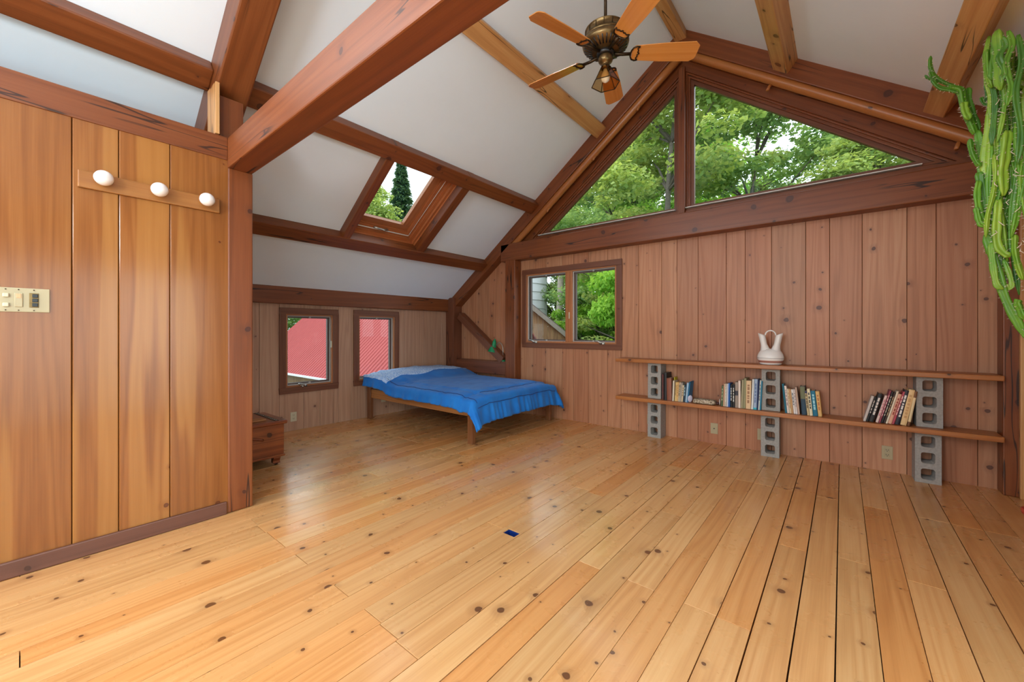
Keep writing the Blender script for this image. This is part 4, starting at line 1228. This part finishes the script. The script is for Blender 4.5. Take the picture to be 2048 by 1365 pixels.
# blades and irons
for k in range(5):
    a = math.radians(37 + 72 * k)
    e = Vector((math.cos(a), math.sin(a), 0)); t = Vector((-e.y, e.x, 0))
    pitch = math.radians(-16)
    tp = t * math.cos(pitch) + Vector((0, 0, math.sin(pitch))); nn = e.cross(tp)
    base = Vector((0, 0, -.004))
    def bp(r_, s_, h=0): return base + e * r_ + tp * s_ + nn * h
    out = [(.205, -.056), (.190, -.034), (.186, 0), (.190, .034), (.205, .056), (.40, .070), (.615, .075), (.645, .056), (.652, .034), (.652, -.046), (.618, -.075), (.40, -.070)]
    mb = MB(); mb.prism([bp(r_, s_) for r_, s_ in out], nn * .006, long=e, r=.3)
    bl = mb.build('blade', M['blade'], fan, bevel=.001, seg=1)
    mb = MB()
    mb.tube([Vector((0, 0, -.004)) + e * .05, bp(.12, 0, -.006), bp(.18, 0, -.004)], lambda q: .011, 8)
    # scrolled plate under the blade root
    for sgn in (-1, 1):
        mb.tube([bp(.178, 0, -.003), bp(.180, .022 * sgn, -.003), bp(.192, .044 * sgn, -.003), bp(.215, .054 * sgn, -.003), bp(.235, .050 * sgn, -.003)], .0055, 6)
        mb.tube([bp(.235, .050 * sgn, -.003), bp(.222, .036 * sgn, -.003), bp(.230, .022 * sgn, -.003), bp(.226, .010 * sgn, -.003), bp(.238, 0, -.003)], .0045, 6)
    mb.build('blade_iron', M['brassdark'], fan)

# ------------------------------------------------------------------ potted cactus
PX, PY = .935, 3.72
cp = empty('potted_cactus', (PX, PY, 0), label='huge trailing green cactus cascading from the ceiling beside the right wall in a red pot', cat='plant')
org = Vector((PX, PY, 0))
mb = MB(); mb.lathe([(.085, 0), (.095, .004), (.110, .16), (.120, .168), (.122, .190), (.114, .192), (.104, .182), (.102, .15)], (0, 0, 0), 36, cap=False); mb.lathe([(.001, .006), (.09, .006)], (0, 0, 0), 24, cap=False); mb.build('pot', M['pot'], cp)
mb = MB(); mb.lathe([(.001, .165), (.06, .167), (.103, .16)], (0, 0, 0), 24, cap=False); mb.build('soil', M['soil'], cp)
def spline(P, n):
    P = [Vector(p) for p in P]; out = []
    Q = [P[0] * 2 - P[1]] + P + [P[-1] * 2 - P[-2]]
    for i in range(1, len(Q) - 2):
        for k in range(n):
            t = k / n
            p0, p1, p2, p3 = Q[i - 1], Q[i], Q[i + 1], Q[i + 2]
            out.append(.5 * ((2 * p1) + (p2 - p0) * t + (2 * p0 - 5 * p1 + 4 * p2 - p3) * t * t + (3 * p1 - p0 - 3 * p2 + p3) * t ** 3))
    out.append(P[-1]); return out
rc = random.Random(99)
def stem(P, rad, tip=True, n=7, tone=None):
    pts = spline(P, n)
    if tone is None: tone = rc.random()
    ph = rc.uniform(0, 6)
    tw = rc.uniform(-.6, .6)
    mb = MB()
    def R_(t):
        q = rad * (1 + .10 * math.sin(t * 19 + ph))
        if tip and t > .9: q *= max(.25, 1 - (t - .9) * 7)
        if t < .06: q *= .55 + t * 7.5
        return q
    lob = lambda a: .40 + .60 * abs(math.cos(1.5 * (a + ph))) ** 1.7
    mb.tube(pts, R_, 18, r=tone, lobes=lob)
    st = mb.build('stem', M['cactus'], cp)
    # areoles along the ribs
    sp_ = MB(); cnt = 0
    acc = 0
    for i in range(1, len(pts) - 1):
        acc += (pts[i] - pts[i - 1]).length
        if acc < .016: continue
        acc = 0
        t = (pts[i + 1] - pts[i - 1]).normalized()
        for k in range(3):
            a0 = rc.uniform(0, 2 * PI)
            e1 = t.orthogonal().normalized(); e2 = t.cross(e1)
            d = e1 * math.cos(a0) + e2 * math.sin(a0)
            p = pts[i] + d * rad * .8
            q = p + (d + t * rc.uniform(-.6, .6) + Vector((0, 0, rc.uniform(-.3, .2)))) * rc.uniform(.006, .016)
            w_ = t.cross(d).normalized() * .0016
            sp_.face([p - w_, p + w_, q]); sp_.face([p + t * .0016, p - t * .0016, q])
    if sp_.f: tag(sp_.build('spines', M['spine'], st), kind='stuff')
    return st
def cpx(px, py, Y): return ony(px, py, Y) - org
# main trunks rising out of the pot to the ceiling, just inside the right wall
for k, (dx, dy) in enumerate(((-.01, .02), (.03, -.03), (.02, .05))):
    stem([(dx, dy, .16), (dx * 1.5 + .03, dy * 2 + .04, .8), (.06, dy * 2 + .02, 1.6), (.05 - k * .02, dy * 2, 2.3), (-.02 - k * .04, dy * 2 - .05, 2.56 - .03 * k), (-.15 - k * .03, dy - .05, 2.70)], .030)
S = lambda L, Y, rad, **k: stem([cpx(a, b, Y + (c[0] if c else 0)) for a, b, *c in L], rad, **k)
# branch reaching left over the purlin
S([(1950, 268), (1938, 238), (1926, 205), (1921, 182), (1905, 176), (1896, 178)], 3.66, .021, tone=.35)
S([(1921, 186), (1898, 180), (1880, 176), (1868, 165), (1862, 150), (1860, 143)], 3.66, .014, tone=.15)
S([(1912, 174), (1890, 166), (1872, 155), (1862, 138), (1860, 124), (1861, 112)], 3.67, .012, tone=.15)
S([(1873, 164), (1864, 159), (1856, 156), (1850, 150)], 3.65, .008, tone=.1)
S([(1926, 205), (1930, 225), (1938, 240)], 3.62, .020, tone=.7)
S([(1936, 176), (1938, 205), (1950, 240), (1958, 262)], 3.70, .016, tone=.2)
S([(1955, 262), (1962, 300), (1964, 345), (1966, 390)], 3.66, .021, tone=.3)
S([(1940, 278), (1943, 300), (1952, 322), (1962, 333)], 3.60, .015, tone=.3)
S([(1958, 345), (1962, 372), (1968, 410), (1978, 450), (1984, 475)], 3.62, .022, tone=.2)
S([(1957, 362), (1953, 385), (1955, 412), (1960, 432), (1972, 448)], 3.58, .018, tone=.55)
S([(1953, 415), (1957, 435), (1962, 448), (1974, 452)], 3.56, .016, tone=.45)
S([(1972, 470), (1981, 495), (1988, 520), (1996, 550), (2008, 590), (2022, 620), (2036, 646), (2050, 676)], 3.60, .023, tone=.35)
S([(1983, 486), (1984, 512), (1988, 545), (1994, 570), (2006, 579)], 3.57, .016, tone=.6)
S([(1996, 400), (1993, 440), (1992, 470), (1996, 495), (2008, 508), (2020, 514)], 3.55, .021, tone=.75)
S([(2040, 600), (2036, 606), (2042, 622), (2050, 640)], 3.55, .018, tone=.5)
S([(2000, 130), (1996, 160), (1990, 200), (1983, 240), (1976, 280), (1972, 330), (1978, 368)], 3.62, .026, tone=.8)
S([(1974, 100), (1975, 130), (1978, 155), (1984, 175)], 3.52, .018, tone=.6)
S([(1990, 80), (1992, 100), (1988, 130), (1984, 160)], 3.5, .022, tone=.4)
S([(1996, 60), (1999, 100), (2000, 140), (2002, 180)], 3.44, .026, tone=.6)
S([(1972, 145), (1974, 175), (1976, 200), (1978, 215)], 3.74, .015, tone=.1)
S([(1962, 195), (1966, 205), (1974, 212)], 3.70, .011, tone=.1)
for px_, py_, ln_ in ((2016, 62, 150), (2036, 70, 260), (2004, 74, 90)):
    S([(px_, py_), (px_ + 7, py_ + ln_ * .2), (px_ - 5, py_ + ln_ * .45), (px_ + 5, py_ + ln_ * .75), (px_ - 2, py_ + ln_)], 3.42, .015)
S([(2014, 262), (2008, 310), (2003, 350), (2006, 392)], 3.56, .028, tone=.85)
S([(2030, 470), (2030, 500), (2036, 530), (2046, 560)], 3.55, .016, tone=.7)
S([(2008, 520), (2018, 545), (2024, 570), (2016, 578), (2008, 566)], 3.6, .013, tone=.6)
for k in range(72):
    px = 1974 + rc.random() * 88
    t0 = 72 + rc.random() * 330 * (1 if k % 3 else .2)
    ln = 80 + rc.random() * 230
    dr = rc.uniform(-20, 20); am = rc.uniform(3, 9)
    Y = 3.52 + rc.random() * .22
    top_ = ony(px, t0, Y)
    while top_.z > zc(top_.x) - .06:
        t0 += 6; top_ = ony(px, t0, Y)
    t1 = min(t0 + ln, 590 - max(0, 2014 - px) * 3)
    if t1 - t0 < 80: t1 = t0 + 90
    pts_ = [(px + dr * q + am * math.sin(q * 6 + k), t0 + (t1 - t0) * q) for q in (0, .25, .5, .75, 1)]
    S(pts_, Y, rc.uniform(.0095, .0155))
# aerial roots
for k in range(16):
    px = 1985 + rc.random() * 60; py = 180 + rc.random() * 360; Y = 3.5
    p = cpx(px, py, Y)
    mb = MB(); mb.tube([p, p + Vector((rc.uniform(-.015, .015), -.006, -.012)), p + Vector((rc.uniform(-.025, .025), -.006, -.03))], .002, 5)
    mb.build('aerial_root', M['spine'], cp)

# ------------------------------------------------------------------ outside
struct(MB().bx(-70, 60, -40, 80, -3.3, -3.0).build('ground', M['ground']), 'green ground outside')

def leaves(centres, radii, n, size, flat=.55, seed=0):
    g = np.random.default_rng(seed)
    C = np.array(centres); Rr = np.array(radii)
    w = Rr ** 2; idx = g.choice(len(C), n, p=w / w.sum())
    d = g.normal(size=(n, 3)); d /= np.linalg.norm(d, axis=1)[:, None]
    rad = Rr[idx] * (g.random(n) ** .4)
    P = C[idx] + d * rad[:, None] * np.array([1, 1, flat])
    nrm = g.normal(size=(n, 3)) * .55 + np.array([0, 0, 1]) + d * .35
    nrm /= np.linalg.norm(nrm, axis=1)[:, None]
    t = np.cross(nrm, g.normal(size=(n, 3))); t /= np.linalg.norm(t, axis=1)[:, None]
    b = np.cross(nrm, t)
    s = size * (.6 + .8 * g.random(n))[:, None]
    V = np.stack([P - t * s * .5, P + b * s * .3 - nrm * s * .06, P + t * s * .5, P - b * s * .3 - nrm * s * .06], 1).reshape(-1, 3)
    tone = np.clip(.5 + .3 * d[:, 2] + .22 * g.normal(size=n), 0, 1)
    return V, tone
def leaf_mesh(name, V, tone, mat):
    n = len(V) // 4
    me = bpy.data.meshes.new(name)
    me.vertices.add(4 * n); me.vertices.foreach_set('co', V.ravel())
    me.loops.add(4 * n); me.loops.foreach_set('vertex_index', np.arange(4 * n, dtype=np.int32))
    me.polygons.add(n); me.polygons.foreach_set('loop_start', np.arange(0, 4 * n, 4, dtype=np.int32))
    me.update(calc_edges=True)
    at = me.attributes.new('rnd', 'FLOAT', 'FACE'); at.data.foreach_set('value', tone.astype(np.float32))
    me.materials.append(mat)
    return me
def make_tree(seed, H, crown_lo, R0, nblob, nleaf, size, mat, trunk_r, blobr=(.55, 1.15), bark='bark'):
    g = random.Random(seed)
    cs, rs = [], []
    mb = MB()
    tp = [Vector((.25 * math.sin(k * .8 + seed), .25 * math.cos(k * 1.1 + seed), H * k / 8)) * (1 if k else 0) for k in range(9)]
    tp = [Vector((p.x * k / 8, p.y * k / 8, H * k / 8 * .95)) for k, p in enumerate(tp)]
    mb.tube(tp, lambda t: trunk_r * (1 - .85 * t), 10)
    for k in range(nblob):
        z = crown_lo + (H - crown_lo) * (g.random() ** .9)
        f = (z - crown_lo) / (H - crown_lo)
        rr = R0 * (math.sin(PI * min(1, .18 + f * .82)) ** .7) * math.sqrt(g.random())
        a = g.uniform(0, 2 * PI)
        c = Vector((rr * math.cos(a), rr * math.sin(a), z)); cs.append(tuple(c)); rs.append(g.uniform(*blobr))
        if k % 2 == 0:
            z0 = max(1.0, z - rr * .7); i = min(7, int(z0 / (H * .95) * 8)); b = tp[i].lerp(tp[i + 1], .5)
            m = b.lerp(c, .5) + Vector((0, 0, .2))
            mb.tube([b, m, c], lambda t: trunk_r * .28 * (1 - .8 * t), 6)
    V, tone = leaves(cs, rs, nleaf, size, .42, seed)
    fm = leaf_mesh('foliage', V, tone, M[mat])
    root = empty('tree', (0, 0, 0))
    fo = bpy.data.objects.new('foliage', fm); COL.objects.link(fo); fo.parent = root
    mb.build('trunk', M[bark], root)
    return root
def make_conifer(seed, H, R0, n, mat):
    g = np.random.default_rng(seed)
    root = empty('conifer', (0, 0, 0))
    z = H * (.12 + .88 * g.random(n) ** .8)
    zi = np.round(z / .6) * .6 + g.normal(size=n) * .12
    rmax = R0 * (1 - zi / H) + .08
    r = rmax * np.sqrt(g.random(n)); nb = 11
    a = (np.floor(g.random(n) * nb) + .35 * g.normal(size=n)) / nb * 2 * PI + zi * 2.1
    P = np.stack([r * np.cos(a), r * np.sin(a), zi - r * .18 + .10 * np.sin(a * 5)], 1)
    e = np.stack([np.cos(a), np.sin(a), -.35 + .2 * g.normal(size=n)], 1); e += g.normal(size=(n, 3)) * .35; e /= np.linalg.norm(e, axis=1)[:, None]
    b = np.cross(e, np.array([0, 0, 1.])) ; b /= np.linalg.norm(b, axis=1)[:, None]
    s = (.26 + .2 * g.random(n))[:, None]
    V = np.stack([P - e * s * .5, P + b * s * .12, P + e * s * .5, P - b * s * .12], 1).reshape(-1, 3)
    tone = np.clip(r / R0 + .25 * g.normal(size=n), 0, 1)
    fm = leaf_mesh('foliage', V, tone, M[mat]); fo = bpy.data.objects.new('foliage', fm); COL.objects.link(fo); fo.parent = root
    mb = MB(); mb.tube([(0, 0, H * k / 6) for k in range(7)], lambda t: .2 * (1 - .9 * t), 8); mb.build('trunk', M['bark'], root)
    return root
def copy_tree(o):
    c = o.copy(); COL.objects.link(c)
    for chd in o.children:
        d = chd.copy(); COL.objects.link(d); d.parent = c
    return c
protos = [make_tree(1, 13, 2.6, 3.7, 120, 36000, .175, 'leafA', .20), make_tree(2, 13.5, 2.2, 3.5, 120, 36000, .175, 'leafB', .19),
          make_tree(5, 12, 1.4, 3.7, 120, 36000, .165, 'leafC', .17)]
bush = make_tree(9, 6.0, .3, 2.8, 56, 26000, .135, 'leafC', .10, (.4, .8))
used = [False] * 3; bused = False
def plant(kind, x, y, sc, rz, label, nm='tree', grp='trees outside the windows', cat='tree'):
    if not used[kind]: o = protos[kind]; used[kind] = True
    else: o = copy_tree(protos[kind])
    o.location = (x, y, -3.0); o.scale = (sc, sc, sc); o.rotation_euler = (0, 0, rz)
    tag(o, label, cat, grp)
    return o
plant(0, -4.9, 15.4, 1.12, .3, 'tall yellow-green tree filling the left half of the right gable pane')
plant(1, -2.9, 18.6, 1.06, 1.3, 'green tree just left of the sky gap in the right gable pane')
plant(0, .75, 16.4, .80, 2.2, 'low broad tree filling the right corner of the right gable pane')
plant(1, 5.6, 20.5, .9, 4.0, 'green tree farthest to the right beyond the gable')
plant(2, -8.5, 21.0, .98, .9, 'bright green tree low in the left gable pane beside the mullion')
plant(1, -10.2, 21.5, 1.22, 2.0, 'slender mid green tree behind the middle of the left gable pane')
plant(0, -18.5, 30.0, 1.25, 3.3, 'far yellow-green tree at the lower left corner of the left gable pane')
plant(2, -6.5, 25.0, 1.35, 5.1, 'far tree behind the mullion of the gable windows')
plant(1, -17.5, 27.0, .95, .2, 'far tree behind the silo')
plant(1, -12.5, 29.0, 1.25, 1.7, 'distant tree at the back behind the left gable pane')
plant(0, -.6, 28.0, .85, 4.4, 'distant low tree seen under the sky gap')
plant(2, 3.2, 27.0, 1.0, 2.9, 'distant tree behind the low broad tree on the right')
plant(0, -24.4, 14.6, 1.04, .8, 'bright deciduous tree in the lower part of the skylight').scale = (1.0, 1.0, 1.08)
plant(2, -21.6, 18.6, .98, 1.9, 'light green tree at the right edge of the skylight')
plant(1, -27.2, 14.6, 1.12, .9, 'green tree at the left edge of the skylight')
plant(1, -25.0, 9.5, .62, 2.4, 'dark tree at the top left of the nearer small window behind the red roof')
bush.location = (-4.25, 10.2, -3.0); bush.scale = (.66, .66, 1.25); tag(bush, 'bright layered bush close outside the right casement', 'bush')
b2 = copy_tree(bush); b2.location = (-10.7, 18.8, -3.0); b2.scale = (.6, .6, 1.15); b2.rotation_euler = (0, 0, 2.0); tag(b2, 'green bush behind the pale trunk in the left casement', 'bush')
con = make_conifer(4, 15.5, 3.0, 17000, 'leafD'); con.location = (-26.8, 19.0, -3.0); con.scale = (1.35, 1.35, 1.16); tag(con, 'tall dark conifer standing in the middle of the skylight', 'conifer')
con2 = copy_tree(con); con2.location = (-25.8, 23.4, -3.0); con2.scale = (1.0, 1.0, .86); tag(con2, 'smaller conifer at the right edge of the skylight', 'conifer')
# pale bare trunk in the left casement
p0 = ony(1120, 700, 19.5)
bt = empty('bare_trunk', (p0.x, 19.5, -3.0), label='pale bare trunk rising behind the barn in the left casement', cat='tree')
mb = MB(); mb.tube([Vector((.05 * math.sin(k), .03 * math.cos(k * 2), k * 1.0)) for k in range(9)], lambda t: .23 - .06 * t, 14); mb.build('trunk', M['birch'], bt)

# red ribbed roof building
bd = empty('red_roof_building', (-13.3, 9.6, -3.0), label='neighbouring building with a ribbed red metal roof beyond the knee wall windows', cat='building')
bo = Vector((-13.3, 9.6, -3.0))
SX0, SX1, EY, EZ, RS = -18.0, -9.0, 5.66, -.16, .93
RY = EY + 4.0; RZ = EZ + 4.0 * RS
mb = MB()
L = math.hypot(1, RS); ud = Vector((0, 1, RS)) / L; nd = Vector((0, -RS, 1)) / L
P0 = Vector((SX0, EY, EZ)) - bo
mb.box(P0, (SX1 - SX0, 0, 0), ud * 4.0 * L, -nd * .04, 1)
mb.build('front_roof_slope', M['redroof'], bd)
nr = int((SX1 - SX0) / .165)
rb_ = MB()
for k in range(nr + 1):
    xx = SX0 + k * .165
    c = Vector((xx, EY, EZ)) - bo
    rb_.prism([c + Vector((-.022, 0, 0)), c + Vector((.022, 0, 0)), c + Vector((.010, 0, 0)) + nd * .03, c + Vector((-.010, 0, 0)) + nd * .03], ud * 4.0 * L)
o = rb_.build('roof_ribs', M['redroof'], bd)
mb = MB()
ub = Vector((0, -1, RS)) / L; nb_ = Vector((0, RS, 1)) / L
mb.box(Vector((SX0, RY * 2 - EY, EZ)) - bo, (SX1 - SX0, 0, 0), ub * 4.0 * L, -nb_ * .04, 1); mb.build('rear_roof_slope', M['redroof'], bd)
mb = MB(); mb.bx(SX0 + .4 - bo.x, SX1 - .4 - bo.x, EY + .4 - bo.y, RY * 2 - EY - .4 - bo.y, 0, EZ + .2 - bo.z, 2)
for xx in (SX0 + .4, SX1 - .5):
    mb.prism([Vector((xx, EY + .4, EZ + .2)) - bo, Vector((xx, RY * 2 - EY - .4, EZ + .2)) - bo, Vector((xx, RY, RZ - .1)) - bo], (.1, 0, 0))
mb.build('wall', M['barn'], bd)
mb = MB(); mb.box(P0 + Vector((0, -.05, -.06)), (SX1 - SX0, 0, 0), (0, .06, 0), (0, 0, .06), 0); mb.build('gutter', M['silo'], bd)

# weathered barn gable, turned so that its ridge runs away from the house
wv_ = Vector((-.57, .82, 0)).normalized(); lx_ = Vector((wv_.y, -wv_.x, 0))
c0_ = ony(1098, 662.5, 14.0)
def on_barn(px, py):
    r = Vector(ray(px, py)); e_ = Vector((0, 0, EYE)); t = (c0_ - e_).dot(wv_) / r.dot(wv_)
    p = e_ + r * t
    return Vector(((p - c0_).dot(lx_), 0, p.z))
q1, q2 = on_barn(1066, 611), on_barn(1132, 665)
dirv = (q2 - q1).normalized()
br = empty('weathered_barn', (c0_.x, c0_.y, -3.0), label='weathered board barn gable with grey fascia low in the left casement', cat='barn')
br.rotation_euler = (0, 0, math.atan2(lx_.y, lx_.x))
bz = Vector((0, 0, 3.0))
e2 = q2 + dirv * .45 + bz
ax_ = e2.x - 2.9
apex = e2 - dirv * ((e2.x - ax_) / dirv.x)
e1 = Vector((2 * apex.x - e2.x, 0, e2.z))
mb = MB()
zt1 = lambda X: apex.z - abs(X - apex.x) * abs(dirv.z / dirv.x) - .10
for xx in np.arange(e1.x + .3, e2.x - .22, .21):
    x2_ = min(xx + .205, e2.x - .22)
    for u0, u1 in ([(xx, x2_)] if not xx < apex.x < x2_ else [(xx, apex.x), (apex.x, x2_)]):
        mb.prism([(u0, .22, 0), (u1, .22, 0), (u1, .22, zt1(u1)), (u0, .22, zt1(u0))], (0, .05, 0), long=(0, 0, 1))
mb.build('gable_boards', M['barn'], br)
for e_ in (e1, e2):
    dn = (e_ - apex).normalized(); up_ = Vector((-dn.z, 0, dn.x)); up_ = up_ if up_.z > 0 else -up_
    mb = MB(); mb.box(apex - up_ * .17, dn * (e_ - apex).length, (0, .06, 0), up_ * .17, 0); mb.build('fascia', M['fascia'], br)
    mb = MB(); mb.box(apex - up_ * .02 + Vector((0, .03, 0)), dn * (e_ - apex).length, (0, 4, 0), up_ * .05, 0); mb.build('roof', M['sashdark'], br)
mb = MB(); mb.bx(e1.x + .35, e2.x - .3, .3, 3.8, 0, e2.z + .1); mb.build('wall', M['barn'], br)
# silo
sp0 = ony(1088.5, 600, 24.0); rs_ = 2.2
sc_ = Vector((sp0.x - .75 - rs_ * math.cos(.6), 24.0 + rs_ * .1, -3))
si = empty('silo', sc_, label='tall pale concrete silo at the left edge of the left casement', cat='silo')
mb = MB(); mb.lathe([(rs_, 0), (rs_, 10.2)], (0, 0, 0), 48); mb.build('shell', M['silo'], si)
for k in range(17):
    mb = MB(); mb.lathe([(rs_ + .0, -.015), (rs_ + .03, -.015), (rs_ + .03, .015), (rs_, .015)], (0, 0, .5 + k * .6), 48, cap=False); mb.build('hoop', M['silo'], si)
mb = MB(); mb.lathe([(rs_, 10.2), (rs_ * .8, 10.9), (rs_ * .4, 11.4), (.01, 11.6)], (0, 0, 0), 40); mb.build('dome', M['silo'], si)

# ------------------------------------------------------------------ light
w = bpy.data.worlds.new('overcast'); scn.world = w; w.use_nodes = True
nt = w.node_tree; nt.nodes.clear()
outw = nt.nodes.new('ShaderNodeOutputWorld'); bg = nt.nodes.new('ShaderNodeBackground')
tc = nt.nodes.new('ShaderNodeTexCoord'); ns = nt.nodes.new('ShaderNodeTexNoise'); ns.inputs['Scale'].default_value = 3; ns.inputs['Detail'].default_value = 5
rp = nt.nodes.new('ShaderNodeValToRGB'); rp.color_ramp.elements[0].position = .35; rp.color_ramp.elements[0].color = (.80, .85, 1.0, 1); rp.color_ramp.elements[1].position = .7; rp.color_ramp.elements[1].color = (1.0, .99, 1.0, 1)
nt.links.new(tc.outputs['Generated'], ns.inputs['Vector']); nt.links.new(ns.outputs['Fac'], rp.inputs[0]); nt.links.new(rp.outputs[0], bg.inputs[0]); nt.links.new(bg.outputs[0], outw.inputs[0])
bg.inputs[1].default_value = 3.6

def area(name, loc, rot, sx, sy, power, col=(1, 1, 1)):
    d = bpy.data.lights.new(name, 'AREA'); d.shape = 'RECTANGLE'; d.size = sx; d.size_y = sy; d.energy = power; d.color = col
    o = bpy.data.objects.new(name, d); COL.objects.link(o); o.location = loc; o.rotation_euler = rot
    return o
# daylight through the glazed doors; the rear and roof area lights are added fill
DAY = (.82, .925, 1.0)
area('daylight_door', (XR + .16, .62, 1.1), (0, PI / 2, 0), 2.0, 2.35, 60, DAY)
area('daylight_door', (XR + .16, -1.92, 1.1), (0, PI / 2, 0), 2.0, 1.85, 135, DAY)
area('rear_window_fill', (-1.4, YB - .40, 1.45), (PI / 2 + .6, 0, 0), 2.8, 1.1, 190, DAY)  # added fill outside the rear window, tilted up to brighten the ceiling
area('gable_fill', (-1.385, YB - .02, 3.15), (PI / 2, 0, 0), 2.2, .9, 170, DAY)  # added fill high on the rear wall, no window opening there
area('slope_fill', slope_pt(-3.0, -1.6, -.02), (0, -math.atan(SL), 0), 1.0, 1.4, 150, DAY)  # added fill to brighten the right slope, no skylight at this spot
# added point light behind the viewer to brighten the ceiling, no fixture
d = bpy.data.lights.new('rear_bay_fill', 'POINT'); d.energy = 195; d.color = (.83, .93, 1.0); d.shadow_soft_size = .3
o = bpy.data.objects.new('rear_bay_fill', d); COL.objects.link(o); o.location = (-.9, -1.5, 2.3)

scn.view_settings.view_transform = 'Standard'
scn.view_settings.look = 'None'
scn.view_settings.gamma = 1
scn.view_settings.exposure = 0.0
scn.view_settings.use_curve_mapping = False
scn.cycles.use_denoising = True
scn.cycles.max_bounces = 10
scn.cycles.diffuse_bounces = 6
scn.cycles.transparent_max_bounces = 16
scn.cycles.caustics_reflective = False
scn.cycles.caustics_refractive = False
scn.cycles.sample_clamp_indirect = 8
